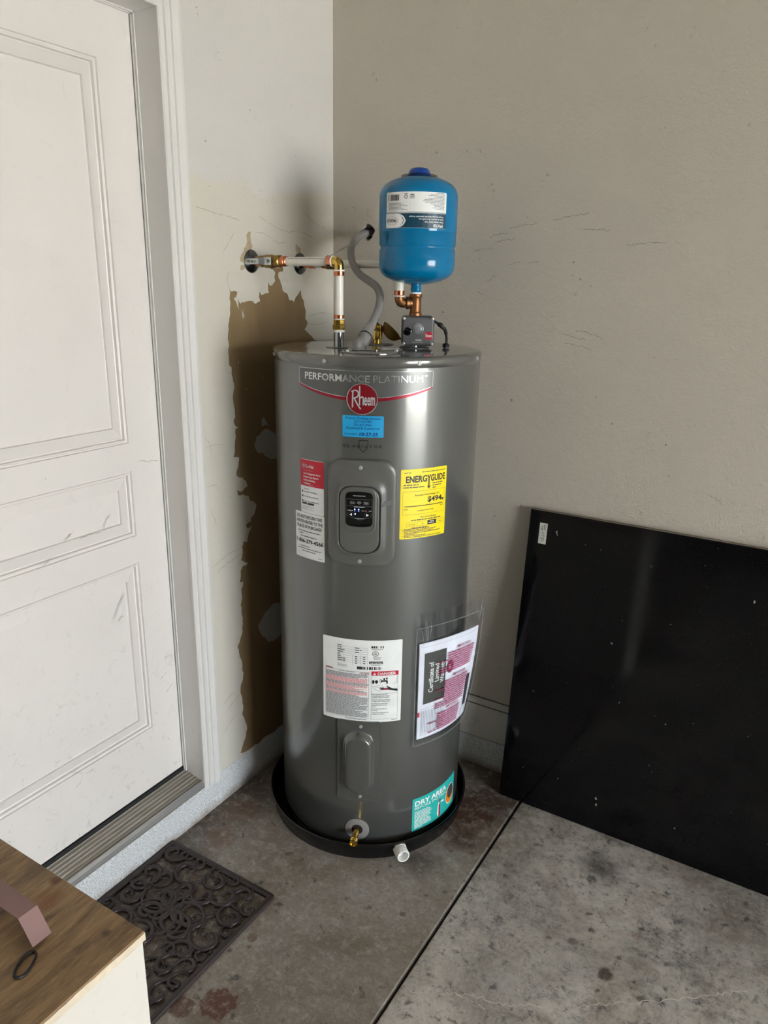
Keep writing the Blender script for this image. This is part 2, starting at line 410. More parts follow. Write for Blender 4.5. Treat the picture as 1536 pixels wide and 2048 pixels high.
PM = dict(white=mat('print_white', srgb(236, 238, 236), .45), black=mat('print_black', srgb(26, 26, 28), .5), grey=mat('print_grey', srgb(112, 116, 120), .5),
          lgrey=mat('print_light_grey', srgb(176, 178, 180), .5), red=mat('print_red', srgb(196, 16, 46), .45), pink=mat('print_pale_red', srgb(222, 120, 130), .5),
          yellow=mat('print_yellow', srgb(250, 226, 0), .4), blue=mat('print_sky_blue', srgb(30, 158, 214), .45), navy=mat('print_navy', srgb(16, 60, 130), .5),
          teal=mat('print_teal', srgb(40, 176, 168), .4), dteal=mat('print_dark_teal', srgb(8, 62, 84), .4), orange=mat('print_orange', srgb(232, 130, 24), .45),
          maroon=mat('print_maroon', srgb(150, 26, 66), .5), silver=M_CHR2, redm=M_REDM, dred=mat('print_deep_red', srgb(118, 6, 22), .35), dark=mat('print_dark_grey', srgb(64, 64, 66), .45),  # dark is a plain dark grey ink
          band=mat('band_grey', srgb(98, 99, 98), .3, .4), khaki=mat('print_olive_grey', srgb(72, 74, 68), .45))

# ------------------------------------------------------------------ the room
def struct(name, mb, m, smooth=False):
    o = mb.build(name, m, None, smooth); o['kind'] = 'structure'; return o
DY0, DY1, DZ0, DZ1 = .42, 1.348, .108, 2.1385   # door opening
mb = MB()
mb.box((XL - .2, DY1 + .017, .0), (XL, YB + .2, CEIL)); mb.box((XL - .2, DY0 - .017, DZ1 + .017), (XL, DY1 + .017, CEIL)); mb.box((XL - .2, YF - .1, 0), (XL, DY0 - .017, CEIL)); mb.box((XL - .2, DY0 - .017, 0), (XL, DY1 + .017, .085))
wl = struct('wall_left', mb, M_WL)
# back wall with the ragged hole for the conduit
HCX, HCZ, HRAD = -1.302, 1.711, .023
mb = MB(); n = 32; R8 = [(HCX + HRAD * (1 + .12 * math.sin(3 * a) + .08 * math.sin(7 * a + 1)) * math.cos(a), YB, HCZ + HRAD * (1 + .1 * math.cos(4 * a)) * math.sin(a)) for a in [2 * PI * i / n for i in range(n)]]
q = .12; sq = []
for i in range(n):
    a = 2 * PI * i / n; c, s_ = math.cos(a), math.sin(a); k = q / max(abs(c), abs(s_)); sq.append((HCX + c * k, YB, HCZ + s_ * k))
mb.loft([sq, R8, [(x, YB + .09, z) for x, y, z in R8]])
x0, x1, z0, z1 = HCX - q, HCX + q, HCZ - q, HCZ + q; X0, X1 = XL - .2, XF + .2
g = [(X0, 0), (x0, 0), (x1, 0), (X1, 0)]
xs = [X0, x0, x1, X1]; zs = [0, z0, z1, CEIL]
for i in range(3):
    for j in range(3):
        if i == 1 and j == 1: continue
        mb.add([(xs[i], YB, zs[j]), (xs[i + 1], YB, zs[j]), (xs[i + 1], YB, zs[j + 1]), (xs[i], YB, zs[j + 1])], [(0, 1, 2, 3)])
mb.box((X0, YB + .1, 0), (X1, YB + .2, CEIL))
wb = struct('wall_back', mb, M_WB)
mbh = MB(); mbh.lathe((HCX, YB + .02, HCZ), (0, 1, 0), [(.030, 0), (.030, .07)], 20, False, True); mbh.build('wall_hole_lining', M_HOLE, wb)
mb = MB(); mb.box((XL - .2, YF - .2, 0), (XF + .2, YF, CEIL)); struct('wall_side', mb, M_DIM)
mb = MB(); mb.box((XF, YF, 0), (XF + .15, OPY0, CEIL)); mb.box((XF, OPY1, 0), (XF + .15, YB + .1, CEIL)); mb.box((XF, OPY0, OPZ), (XF + .15, OPY1, CEIL)); struct('wall_front', mb, M_DIM)
mb = MB(); mb.box((XL - .2, YF - .2, CEIL), (XF + .2, YB + .2, CEIL + .1)); struct('ceiling', mb, M_CEIL)
# floor slabs with a sawn control joint between them
fl = bpy.data.objects.new('floor', None); S.collection.objects.link(fl); fl['kind'] = 'structure'
JX = -.6365
def slab(xa, xb, bev0, bev1):
    mb = MB(); w = .004
    P = [(xa, -.2), (xa, -w if bev0 else 0), (xa + (w if bev0 else 0), 0), (xb - (w if bev1 else 0), 0), (xb, -w if bev1 else 0), (xb, -.2)]
    mb.loft([[(x, YF - .2, z) for x, z in P], [(x, YB + .2, z) for x, z in P]], True, True)
    return mb
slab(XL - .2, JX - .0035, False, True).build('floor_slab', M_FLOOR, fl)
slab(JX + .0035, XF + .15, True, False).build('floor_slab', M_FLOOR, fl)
mb = MB(); mb.box((JX - .004, YF, -.03), (JX + .004, YB, -.012)); mb.build('joint_dirt', M_HOLE, fl)
# crack wandering across the right slab
def ribbon(mb, pts, w, P, jit=.002, k=6):
    pts = catmull([(a, b, 0) for a, b in pts], k); L, Rr = [], []
    for i, p in enumerate(pts):
        t = (pts[min(i + 1, len(pts) - 1)] - pts[max(i - 1, 0)]).normalized(); nn = Vector((-t.y, t.x, 0))
        p = p + nn * rnd.uniform(-jit, jit); ww = w * rnd.uniform(.4, 1.2) * (1 if 0 < i < len(pts) - 1 else .1)
        L.append(P(p + nn * ww)); Rr.append(P(p - nn * ww))
    mb.loft([L, Rr], closed=False)
mb = MB(); fz = lambda p: (p.x, p.y, .0006)
ribbon(mb, [(-.62, 1.166), (-.57, 1.178), (-.52, 1.212), (-.4637, 1.2374), (-.41, 1.25), (-.35, 1.285), (-.2718, 1.3337), (-.2, 1.385), (-.11, 1.45), (-.0045, 1.5347), (.06, 1.59)], .0013, fz, .0045, 12)
ribbon(mb, [(-.52, 1.212), (-.47, 1.22), (-.44, 1.215)], .0008, fz, .002, 8)
mb.build('crack', M_PALE, fl)
# driveway beyond the opening
mb = MB(); mb.box((XF + .15, -14, -.2), (26, 14, -.02)); struct('ground', mb, mat('driveway_concrete', srgb(170, 166, 158), .8, var=.1, vs=3))
# concrete curbs
mb = MB(); N = 60
rows = []
for i in range(N + 1):
    y = YF + (YB - YF) * i / N; rows.append([(XL + .006 + rnd.uniform(0, .001), y, 0), (XL + .004, y, .075), (XL + .001, y, .103 + rnd.uniform(-.002, .003)), (XL - .01, y, .108)])
mb.loft(rows, closed=False); cl = struct('trim_1', mb, M_CURB, True); cl['label'] = 'rough whitewashed concrete curb along the left wall under the door sill'
mb = MB(); rows = []
for i in range(N + 1):
    x = XL + (XF - XL) * i / N; rows.append([(x, YB - .006, 0), (x, YB - .005, .104), (x, YB + .01, .111)])
mb.loft(rows, closed=False); struct('trim_2', mb, M_CURB, True)['label'] = 'rough concrete curb along the back wall under the baseboard'
mb = MB(); P = [(YB, .113), (YB - .012, .113), (YB - .013, .228), (YB - .010, .2315), (YB - .010, .234), (YB - .013, .237), (YB - .012, .248), (YB - .006, .254), (YB, .254)]
mb.loft([[(XL, y, z) for y, z in P], [(XF, y, z) for y, z in P]], False, False); struct('baseboard_back', mb, M_BASEB)
mb = MB(); mb.box((XL, YB - .0108, .2305), (XF, YB - .009, .2345)); mb.box((XL, YB - .003, .254), (XF, YB + .001, .2565)); mb.build('dirt_line', M_CRACK, bpy.data.objects['baseboard_back'])

# bare paper patch, skim islands and marks on the left wall
BROWN = [(1.552,1.542),(1.557,1.534),(1.582,1.532),(1.576,1.519),(1.567,1.515),(1.581,1.494),(1.589,1.488),(1.583,1.514),(1.594,1.501),(1.602,1.506),(1.626,1.509),(1.65,1.502),(1.675,1.507),(1.674,1.533),(1.682,1.523),(1.702,1.529),(1.715,1.532),(1.714,1.559),(1.724,1.549),(1.744,1.562),(1.741,1.575),(1.745,1.587),(1.724,1.595),(1.724,1.601),(1.779,1.603),(1.78,1.591),(1.76,1.587),(1.758,1.575),(1.768,1.559),(1.776,1.538),(1.799,1.526),(1.805,1.511),(1.828,1.503),(1.843,1.521),(1.864,1.538),(1.865,1.524),(1.876,1.509),(1.886,1.48),(1.883,1.454),(1.895,1.442),(1.877,1.422),(1.892,1.413),(1.912,1.403),(1.99,1.38),(1.99,.13),(1.716,.108),(1.649,.11),(1.585,.112),(1.515,.118),(1.539,.159),(1.55,.2),(1.531,.25),(1.537,.28),(1.527,.33),(1.544,.393),(1.53,.456),(1.528,.48),(1.524,.493),(1.545,.524),(1.549,.552),(1.55,.584),(1.544,.622),(1.55,.674),(1.56,.693),(1.545,.698),(1.55,.732),(1.559,.742),(1.575,.741),(1.585,.748),(1.552,.766),(1.562,.785),(1.56,.802),(1.567,.82),(1.582,.813),(1.588,.827),(1.609,.857),(1.587,.857),(1.582,.868),(1.603,.874),(1.607,.886),(1.632,.917),(1.6,.941),(1.598,.954),(1.58,.961),(1.552,.967),(1.55,.985),(1.575,.975),(1.594,.985),(1.589,1.002),(1.575,1.014),(1.55,1.027),(1.551,1.039),(1.56,1.057),(1.564,1.077),(1.540,1.083),(1.549,1.127),(1.553,1.161),(1.565,1.163),(1.547,1.182),(1.554,1.216),(1.549,1.24),(1.551,1.266),(1.554,1.290),(1.547,1.315),(1.548,1.333),(1.538,1.345),(1.542,1.392),(1.538,1.418),(1.542,1.448),(1.551,1.476),(1.553,1.50)]
ISL = [[(1.63,1.105),(1.64,1.124),(1.662,1.135),(1.693,1.14),(1.712,1.129),(1.744,1.116),(1.741,1.044),(1.684,1.057),(1.641,1.079)],[(1.675,1.178),(1.691,1.157),(1.694,1.147),(1.663,1.152),(1.664,1.169)],[(1.619,.528),(1.634,.537),(1.724,.565),(1.737,.56),(1.734,.453),(1.691,.441),(1.664,.448),(1.638,.478),(1.626,.507)],
       [(1.596,1.478),(1.601,1.486),(1.606,1.470),(1.601,1.462)],[(1.572,1.345),(1.577,1.349),(1.576,1.341)],[(1.60,1.27),(1.606,1.272),(1.603,1.266)]]
def ragged(ring, it=2, amp=.16):
    for _ in range(it):
        o = []
        for i, p in enumerate(ring):
            q = ring[(i + 1) % len(ring)]; d = math.dist(p, q); o.append(p)
            if d > .008 and p[0] < 1.98: o.append(((p[0] + q[0]) / 2 + rnd.uniform(-amp, amp) * d * .8, (p[1] + q[1]) / 2 + rnd.uniform(-amp, amp) * d))
        ring = o
    return ring
from mathutils.geometry import tessellate_polygon
def plate(ring, x0, x1):
    mb = MB(); n = len(ring); tri = tessellate_polygon([[Vector((a, b, 0)) for a, b in ring]])
    mb.loft([[(x0, a, b) for a, b in ring], [(x1, a, b) for a, b in ring]])
    mb.add([(x1, a, b) for a, b in ring], [tuple(t) for t in tri]); return mb
plate(ragged(BROWN), XL - .001, XL + .0007).build('bare_paper_patch', M_PAPER, wl, label='brown patch of bare drywall paper with ragged edge')
for r in ISL: plate(ragged(r, 2), XL, XL + .0018).build('skim_patch', M_SKIM, wl)
for r in ([(1.632,1.685),(1.645,1.688),(1.650,1.655),(1.648,1.615),(1.628,1.612),(1.60,1.612),(1.604,1.63),(1.622,1.65)], [(1.60,1.60),(1.618,1.605),(1.616,1.594),(1.60,1.59)], [(1.845,1.668),(1.865,1.66),(1.868,1.63),(1.85,1.625)]):
    plate(ragged(r, 2, .25), XL - .001, XL + .0006).build('worn_patch', M_WORN, wl)
mb = MB(); wz = lambda p: (XL + .0009, p.x, p.y)
for pts in ([(1.44,1.735),(1.50,1.728),(1.56,1.722),(1.60,1.715)], [(1.67,1.735),(1.73,1.715),(1.80,1.70),(1.86,1.705),(1.93,1.69)], [(1.66,1.69),(1.70,1.688),(1.76,1.668),(1.80,1.672)],
            [(1.53,1.63),(1.58,1.685)], [(1.87,1.77),(1.93,1.735),(1.99,1.72)], [(1.43,.78),(1.50,.80),(1.54,.803)], [(1.45,.76),(1.50,.775),(1.57,.787)], [(1.55,1.585),(1.545,1.56),(1.552,1.54)],
            [(1.43,1.02),(1.47,1.018)], [(1.43,1.13),(1.50,1.128)], [(1.44,.95),(1.46,.90)], [(1.46,.30),(1.52,.33)], [(1.45,.33),(1.50,.35)], [(1.44,.23),(1.50,.27)], [(1.90,1.46),(1.96,1.47),(2.02,1.465)], [(1.89,1.44),(1.93,1.435),(2.0,1.44)], [(1.40+.03,1.16),(1.45,1.13),(1.45,1.09)]):
    ribbon(mb, pts, .0009, wz, .0016)
for _ in range(34):                         # nicks along the upper ragged edge of the compound
    a = rnd.uniform(1.44, 1.75); b = 1.76 + .05 * math.sin(a * 9) + rnd.uniform(-.02, .02); ribbon(mb, [(a, b), (a + rnd.uniform(.003, .01), b + rnd.uniform(-.004, .006))], .0008, wz, .0005, 2)
mb.build('scratches', M_MARKL, wl, kind='stuff')
mb = MB(); bz = lambda p: (p.x, YB - .0008, p.y)
def bpts(l): return l
for (a, b, c, d) in ((-.945, 1.655, -.88, 1.66), (-.90, 1.69, -.84, 1.70), (-.84, 1.71, -.76, 1.725), (-.72, 1.73, -.62, 1.745), (-.88, 1.675, -.82, 1.685), (-.64, 1.705, -.56, 1.700), (-.52, 1.665, -.42, 1.672),
                     (-.90, 1.57, -.87, 1.59), (-.84, 1.615, -.80, 1.625), (-.68, 1.44, -.60, 1.425), (-.66, 1.415, -.58, 1.40), (-.63, 1.45, -.55, 1.43), (-.93, 1.545, -.91, 1.535), (-.78, 1.62, -.75, 1.625), (-.24, 1.05, -.20, 1.03)):
    ribbon(mb, [(a, b), ((a + c) / 2, (b + d) / 2 + .003), (c, d)], .0009, bz, .003, 10)
for (a, b, r) in ((-.652, 1.625, .003), (-.652, 1.592, .002), (-.63, 1.582, .003), (-.60, 1.565, .002), (-.80, 1.245, .004), (-.505, 1.208, .003), (-.36, 1.168, .003), (-.87, 1.74, .002), (-.79, 1.74, .002)):
    mb.add([(a + r * math.cos(k), YB - .0008, b + r * math.sin(k)) for k in (0, 1, 2, 3, 4, 5)], [(0, 1, 2, 3, 4, 5)])
mb.build('wall_marks', M_MARK, wb, kind='stuff')

# ------------------------------------------------------------------ door, frame and sill
XD = -1.508
d1 = bpy.data.objects.new('door_1', None); S.collection.objects.link(d1); d1['kind'] = 'structure'; d1.location = (XD, .9, .14)
LY0, LY1, LZ0, LZ1 = DY0 + .003, DY1 - .002, .143, DZ1 - .004
PANELS = [(.535, 1.243, 1.163, 2.025), (.535, 1.243, .915, 1.091), (.535, 1.243, .337, .842)]
mb = MB()
ys = [LY0, PANELS[0][0], PANELS[0][1], LY1]; zs = [LZ0, .337, .842, .915, 1.091, 1.163, 2.025, LZ1]
for i in range(3):
    for j in range(7):
        if i == 1 and j in (1, 3, 5): continue
        mb.add([(XD, ys[i], zs[j]), (XD, ys[i + 1], zs[j]), (XD, ys[i + 1], zs[j + 1]), (XD, ys[i], zs[j + 1])], [(0, 1, 2, 3)])
mb.box((XD - .044, LY0, LZ0), (XD - .02, LY1, LZ1)); mb.box((XD - .021, LY1 - .004, LZ0), (XD, LY1, LZ1)); mb.box((XD - .021, LY0, LZ0), (XD, LY1, LZ0 + .004))
mb.build('door_leaf', M_DOOR, d1)
PROF = [(0, 0), (.0015, -.004), (.0045, -.005), (.006, -.0015), (.0095, -.0025), (.011, -.0095), (.014, -.0105), (.016, -.0085), (.043, .0), (.0445, -.0045), (.046, -.0050)]
for (a, b, c, d) in PANELS:
    mb = MB(); mb.loft([[(XD + dz, a + o, c + o), (XD + dz, b - o, c + o), (XD + dz, b - o, d - o), (XD + dz, a + o, d - o)] for o, dz in PROF], False, True)
    mb.build('door_panel', M_DOOR, d1)
mb = MB(); mb.box((XD - .02, LY0, .124), (XD + .004, LY1, .1445)); mb.build('door_sweep', M_BLACKRUB, d1)
mb = MB(); dz = lambda p: (XD + .0008, p.x, p.y)
for pts in ([(1.135,.955),(1.11,.958),(1.07,.956)], [(1.17,.995),(1.15,.975),(1.145,.955)], [(1.19,.775),(1.14,.70)], [(1.31,1.10),(1.29,1.108),(1.27,1.112)], [(1.335,1.10),(1.30,1.108)], [(1.16,.70),(1.18,.71)],
            [(1.30,.42),(1.33,.44)], [(1.28,.47),(1.31,.485)], [(.98,.30),(1.0,.305)], [(1.06,.98),(1.03,.96)], [(1.0,1.12),(1.003,1.124)], [(1.0,.93),(.97,.92)]):
    ribbon(mb, pts, .0011, dz, .001)
mb.build('scuff_marks', M_SCUFF, d1, kind='stuff')
jx = XL - .001
mb = MB()                                   # jamb: right, left, head
mb.box((XD - .05, DY1, DZ0), (jx, DY1 + .018, DZ1 + .02)); mb.box((XD - .05, DY0 - .018, DZ0), (jx, DY0, DZ1 + .02)); mb.box((XD - .05, DY0, DZ1), (jx, DY1, DZ1 + .018))
struct('trim_3', mb, M_TRIM)['label'] = 'flat white door jamb'
mb = MB()
for k, (t, e) in enumerate(((.006, .005), (.011, .003))):
    xa = XD + .001 + k * .006
    mb.box((xa, DY1 - e, DZ0 + .02), (xa + .004, DY1, DZ1)); mb.box((xa, DY0, DZ1 - e), (xa + .004, DY1, DZ1)); mb.box((xa, DY0, DZ0 + .02), (xa + .004, DY0 + e, DZ1))
mb.build('weatherstrip', M_TRIM, bpy.data.objects['trim_3'])
CP = [(.0, 0), (.0, .009), (.003, .012), (.012, .012), (.0135, .010), (.016, .010), (.018, .0145), (.030, .0145), (.0315, .013), (.034, .013), (.036, .017), (.052, .0205), (.060, .019), (.064, .014), (.0655, .014), (.067, .011), (.071, .008), (.071, 0)]
mb = MB(); y1, y0 = DY1 - .001, DY0 + .001
mb.loft([[(XL + d, y1 + o, .098) for o, d in CP], [(XL + d, y1 + o, DZ1 + o) for o, d in CP], [(XL + d, y0 - o, DZ1 + o) for o, d in CP], [(XL + d, y0 - o, .098) for o, d in CP]], True, True)
struct('trim_4', mb, M_TRIM)['label'] = 'moulded white door casing'
SP = [(-1.508, .10), (-1.508, .131)]
x = -1.504
while x < -1.440: SP += [(x, .131 - (x + 1.504) * .22), (x + .001, .1345 - (x + 1.504) * .22), (x + .003, .1345 - (x + 1.504) * .22), (x + .004, .131 - (x + 1.504) * .22)]; x += .0118
SP += [(-1.428, .114), (-1.426, .108), (-1.426, .098), (-1.44, .096)]
mb = MB(); mb.loft([[(a, DY0, b) for a, b in SP], [(a, DY1 - .0005, b) for a, b in SP]], True, True)
struct('trim_5', mb, M_SILL)['label'] = 'ribbed worn aluminium door sill'
mb = MB(); mb.loft([[(a, DY0, b) for a, b in ((-1.434, .1155), (-1.433, .1215), (-1.430, .1220), (-1.4245, .116), (-1.4235, .106), (-1.4255, .104))], [(a, DY1 - .0005, b) for a, b in ((-1.434, .1155), (-1.433, .1215), (-1.430, .1220), (-1.4245, .116), (-1.4235, .106), (-1.4255, .104))]], True, True, False)
mb.build('sill_nosing', mat('bright_aluminium', srgb(196, 198, 198), .3, .7), bpy.data.objects['trim_5'], label='bright aluminium front lip')

# ------------------------------------------------------------------ water heater
wh = thing('water_heater', 'tall grey cylindrical electric water heater standing in a black pan in the corner', 'water heater', (HX, HY, .012))
mb = MB(); A = (HX, HY, 0)
mb.lathe(A, (0, 0, 1), [(.262, .012), (.262, .03), (HR - .003, .032), (HR, .036), (HR, .4), (HR, .9), (HR, 1.373)], 128, True, False); mb.build('tank_body', M_TANK, wh, True)
mb = MB(); mb.lathe(A, (0, 0, 1), [(HR + .0005, 1.3725), (HR + .003, 1.374), (HR + .003, 1.390), (HR + .001, 1.3955), (HR - .004, 1.398), (HR - .012, ZT), (.12, ZT), (.0, ZT)], 128, False, False); lid = mb.build('tank_lid', M_LID, wh, True, angle=60)
lm = cyl(r=HR + .003)
def screw(mp, u, v, h, par, m=M_SCREW, r=.0042):
    p = Vector(mp(u, v, h)); nn = Vector(mp(u, v, h + .01)) - p; mb = MB()
    mb.lathe(p, nn, [(r * 1.25, -.001), (r * 1.25, .0008), (r, .001), (r * .9, .003), (r * .45, .0034), (r * .4, .0018), (0, .0016)], 12, False, False); return mb.build('screw', m, par, True)
for ph in (-72.5, -27, 21, 65.7): screw(lm, math.radians(ph) * (HR + .003), 1.3845, 0, wh)

# name banner
bu0, bu1 = -43.4 * deg2u, 29.1 * deg2u
def bot(u, k=0):                            # curved lower edge of the banner
    t = (u - bu0) / (bu1 - bu0); return 1.3285 - k - .0265 * (1 - (2 * t - 1) ** 2) 
mb = MB(); us = [bu0 + (bu1 - bu0) * i / 48 for i in range(49)]
mb.loft([[HM(u, 1.366, .0007) for u in us], [HM(u, bot(u), .0007) for u in us]], closed=False)
ban = mb.build('name_banner', PM['band'], wh, True, label='dark banner plate with silver outline and curved red lower edge')
mb = MB(); w = .0013
mb.loft([[HM(u, 1.366, .0012) for u in us], [HM(u, 1.366 - w, .0012) for u in us]], closed=False); mb.loft([[HM(u, bot(u), .0012) for u in us], [HM(u, bot(u, -w), .0012) for u in us]], closed=False)
for a in (bu0, bu1 - w): mb.loft([[HM(a, 1.366, .0012), HM(a + w, 1.366, .0012)], [HM(a, bot(a), .0012), HM(a + w, bot(a + w), .0012)]], closed=False)
mb.build('banner_outline', M_CHR2, ban)
mb = MB(); mb.loft([[HM(u, bot(u), .0010) for u in us], [HM(u, bot(u) - .0025 - .0055 * math.sin(PI * (u - bu0) / (bu1 - bu0)) ** .5 * (1), .0010) for u in us]], closed=False); mb.build('red_stripe', M_REDM, ban)
pr = Print(HM, 0, 0)
pr.text('silver', 'PERFORMANCE', -39.2 * deg2u, 1.3395, 35.6 * deg2u, .0165, True)
pr.text('silver', 'PLATINUM', -1.8 * deg2u, 1.3395, 25.2 * deg2u, .0165, False)
pr.text('silver', 'TM', 24.2 * deg2u, 1.353, 1.5 * deg2u, .003, True)
pr.build(ban, PM, 'lettering')
# round badge
bc = -7.2 * deg2u
mb = MB(); cr = [HM(bc + .0372 * math.cos(2 * PI * i / 64), 1.3003 + .0372 * math.sin(2 * PI * i / 64), .0012) for i in range(64)]
cr2 = [HM(bc + .0372 * math.cos(2 * PI * i / 64), 1.3003 + .0372 * math.sin(2 * PI * i / 64), .0026) for i in range(64)]
in1 = [HM(bc + .0352 * math.cos(2 * PI * i / 64), 1.3003 + .0352 * math.sin(2 * PI * i / 64), .0028) for i in range(64)]
mb.loft([cr, cr2, in1]); bd = mb.build('round_badge', M_CHR2, wh, label='round dark red badge with silver rim and white lettering')
mb = MB(); mb.loft([[HM(bc + r * math.cos(2 * PI * i / 64), 1.3003 + r * math.sin(2 * PI * i / 64), .0027) for i in range(64)] for r in (.0353, .022, .010, .001)], False, True); mb.build('badge_field', PM['dred'], bd, True)
pr = Print(HM, bc, 1.3003)
def stroke(c, pts, w, h=.0033):
    P3 = catmull([(a, b, 0) for a, b in pts], 6); L, R_ = [], []
    for i, p in enumerate(P3):
        t = (P3[min(i + 1, len(P3) - 1)] - P3[max(i - 1, 0)]).normalized(); nn = Vector((-t.y, t.x, 0)) * w / 2
        L.append(pr.P(p.x + nn.x, p.y + nn.y, h)); R_.append(pr.P(p.x - nn.x, p.y - nn.y, h))
    pr.mb(c).loft([L, R_], closed=False)
stroke('lgrey', [(-.0225, -.020), (-.0222, 0), (-.0215, .019)], .0034)
stroke('lgrey', [(-.0255, .0175), (-.015, .0205), (-.0085, .015), (-.0105, .006), (-.020, .0015)], .0032)
stroke('lgrey', [(-.0185, .002), (-.012, -.010), (-.003, -.0235)], .0034)
stroke('lgrey', [(-.0055, .031), (-.0055, .01), (-.0055, -.014)], .0030)
stroke('lgrey', [(-.0045, .002), (.0, .0055), (.0028, .003), (.003, -.014)], .0028)
pr.text('lgrey', 'eem', .0052, -.0138, .0255, .0195, True, h=.0033)
pr.build(bd, PM, 'lettering')

def label(ph0, ph1, z0, z1, base, name, lab, M=HM, r=.003, k=deg2u, par=wh):
    u0, u1 = ph0 * k, ph1 * k; pr = Print(M, u0, z0); o = pr.sheet(u1 - u0, z1 - z0, r).build(name, PM[base], par, label=lab); return pr, o, u1 - u0, z1 - z0
# blue installer sticker
pr, o, w, h = label(-17.2, 3.7, 1.209, 1.2605, 'blue', 'installer_sticker', 'small sky blue sticker with handwritten date')
pr.text('navy', 'Premier Plumbing Services', w / 2, h - .0085, w * .84, .0058, False, 'C'); pr.text('navy', 'CFC1433180', w / 2, h - .0165, w * .42, .0058, False, 'C')
pr.text('navy', '321-471-9965', w / 2, h - .0245, w * .43, .0056, False, 'C'); pr.text('navy', 'Residential & Commercial', w / 2, h - .0325, w * .80, .0056, False, 'C')
pr.text('navy', 'Date Installed', .006, .0055, w * .29, .0038, False); pr.text('navy', '10-27-25', w * .42, .0035, w * .44, .0085, 2, shear=.15)
pr.build(o, PM, 'lettering')
# shield emblem with spaced lettering
pr = Print(HM, -6.3 * deg2u, 1.188)
SH = [(-.0115, .0135), (-.006, .0145), (0, .0152), (.006, .0145), (.0115, .0135), (.0115, -.002), (.008, -.009), (0, -.0165), (-.008, -.009), (-.0115, -.002)]
SI = [(a * .86, b * .86) for a, b in SH]
mb = MB(); mb.loft([[pr.P(a, b, .0012) for a, b in SH], [pr.P(a, b, .0012) for a, b in SI]]); em = mb.build('shield_emblem', PM['black'], wh, label='thin black shield emblem with spaced capitals')
x = -.051
for ch in 'GLADIATOR':
    wd = .0028 if ch == 'I' else .0082; pr.text('black', ch, x, -.0045, wd if ch != 'I' else .0014, .0066, True); x += wd + .0035
for i, rad in enumerate((.0018, .0034)): pr.poly('dark', [(rad * math.cos(a), .0075 + rad * math.sin(a)) for a in (.7, 1.1, 1.57, 2.0, 2.4)] + [(rad * .7 * math.cos(a), .0075 + rad * .7 * math.sin(a)) for a in (2.4, 2.0, 1.57, 1.1, .7)])
pr.build(em, PM, 'lettering')
# red and white app label
pr, o, w, h = label(-43.5, -27.7, .9995, 1.139, 'white', 'app_label', 'narrow label, red upper half and white lower half')
pr.rect('red', 0, h * .5 + .001, w, h - .001, .0009)
pr.ring('lgrey', .011, h - .0165, .0065, .0012, .0013); pr.disc('lgrey', .011, h - .0165, .003)
pr.text('white', 'Eco', .0195, h - .021, .0125, .0085, False); pr.text('white', 'Net', .0325, h - .021, .0125, .0085, True)
for i, s in enumerate(('Leak & Diagnostic Alerts', 'Energy Usage Reports', 'Daily Scheduling', 'And More!')): pr.text('white', s, .011, h - .038 - i * .0085, w * (.72, .64, .50, .30)[i], .0045, True)
pr.dash('pink', .011, w * .55, h - .0285, .0016); pr.dash('pink', .02, w * .6, h * .5 + .004, .0014)
for i, s in enumerate(('Download EcoNet App', 'Press WiFi button on water heater', 'Use the App to complete setup')):
    pr.disc('khaki', .0065, h * .5 - .0135 - i * .0125, .0028); pr.text('black', s, .0125, h * .5 - .015 - i * .0125, w * (.55, .62, .62)[i], .003, True)
pr.rect('black', .005, .0225, .0215, .0275, .0012); pr.rect('black', .024, .0225, .0455, .0275, .0012); pr.dash('grey', .012, w * .45, h * .5 - .007, .0016)
for i in range(4): pr.dash('lgrey', .005, w * .6, .017 - i * .0028, .0010)
pr.build(o, PM, 'lettering')
# white return notice
pr, o, w, h = label(-48.3, -27.5, .8755, .9988, 'white', 'return_notice_label', 'white notice label in black capitals')
for i, (s, ww) in enumerate((('DO NOT RETURN THIS', .86), ('WATER HEATER TO THE', .90), ('PLACE OF PURCHASE', .84))): pr.text('black', s, w / 2, h - .0155 - i * .0130, w * ww, .0085, True, 'C')
for i in range(3): pr.dash('black', w * (.1 + .05 * i), w * (.88 - .05 * i), h - .051 - i * .007, .0018)
pr.text('black', '1-866-279-4566', w / 2, h - .0815, w * .92, .0105, 2, 'C')
for i in range(3): pr.dash('black', w * (.2, .1, .25)[i], w * (.78, .9, .72)[i], h - .092 - i * .0065, .0016)
pr.dash('grey', w * .8, w * .95, .006, .0016)
pr.build(o, PM, 'lettering')
# yellow energy label
pr, o, w, h = label(13.0, 40.6, .9495, 1.129, 'yellow', 'energy_label', 'large bright yellow label with black print')
pr.text('black', 'ENERG', w * .10, h - .0335, w * .432, .0165, 2); pr.text('black', 'GUIDE', w * .615, h - .0335, w * .34, .0165, 2)
pr.text('black', 'Y', w * .532, h - .0335, w * .088, .0165, 2)
cx = w * .576
pr.rect('black', cx - .0016, h - .048, cx + .0016, h - .0255, .0013); pr.poly('black', [(cx - .0062, h - .0445), (cx, h - .0525), (cx + .0062, h - .0445), (cx, h - .0475)], .0014)
pr.dash('khaki', .008, .026, h - .0095, .0018); pr.dash('khaki', w * .42, w * .96, h - .0095, .0018, full=True)
for i in range(2): pr.dash('khaki', .007, w * (.36, .48)[i], h - .041 - i * .0062, .0023, full=True)
for i in range(3): pr.dash('khaki', w * .66, w * (.9, .86, .74)[i], h - .0405 - i * .0058, .0021, full=True)
pr.frame('khaki', .006, h - .1165, w - .005, h - .0565, .0004, .0012)
pr.text('black', 'Estimated Yearly Energy Cost', w * .29, h - .069, w * .54, .0046)
pr.text('black', '$494', w * .56, h - .0865, w * .33, .0135, 2)
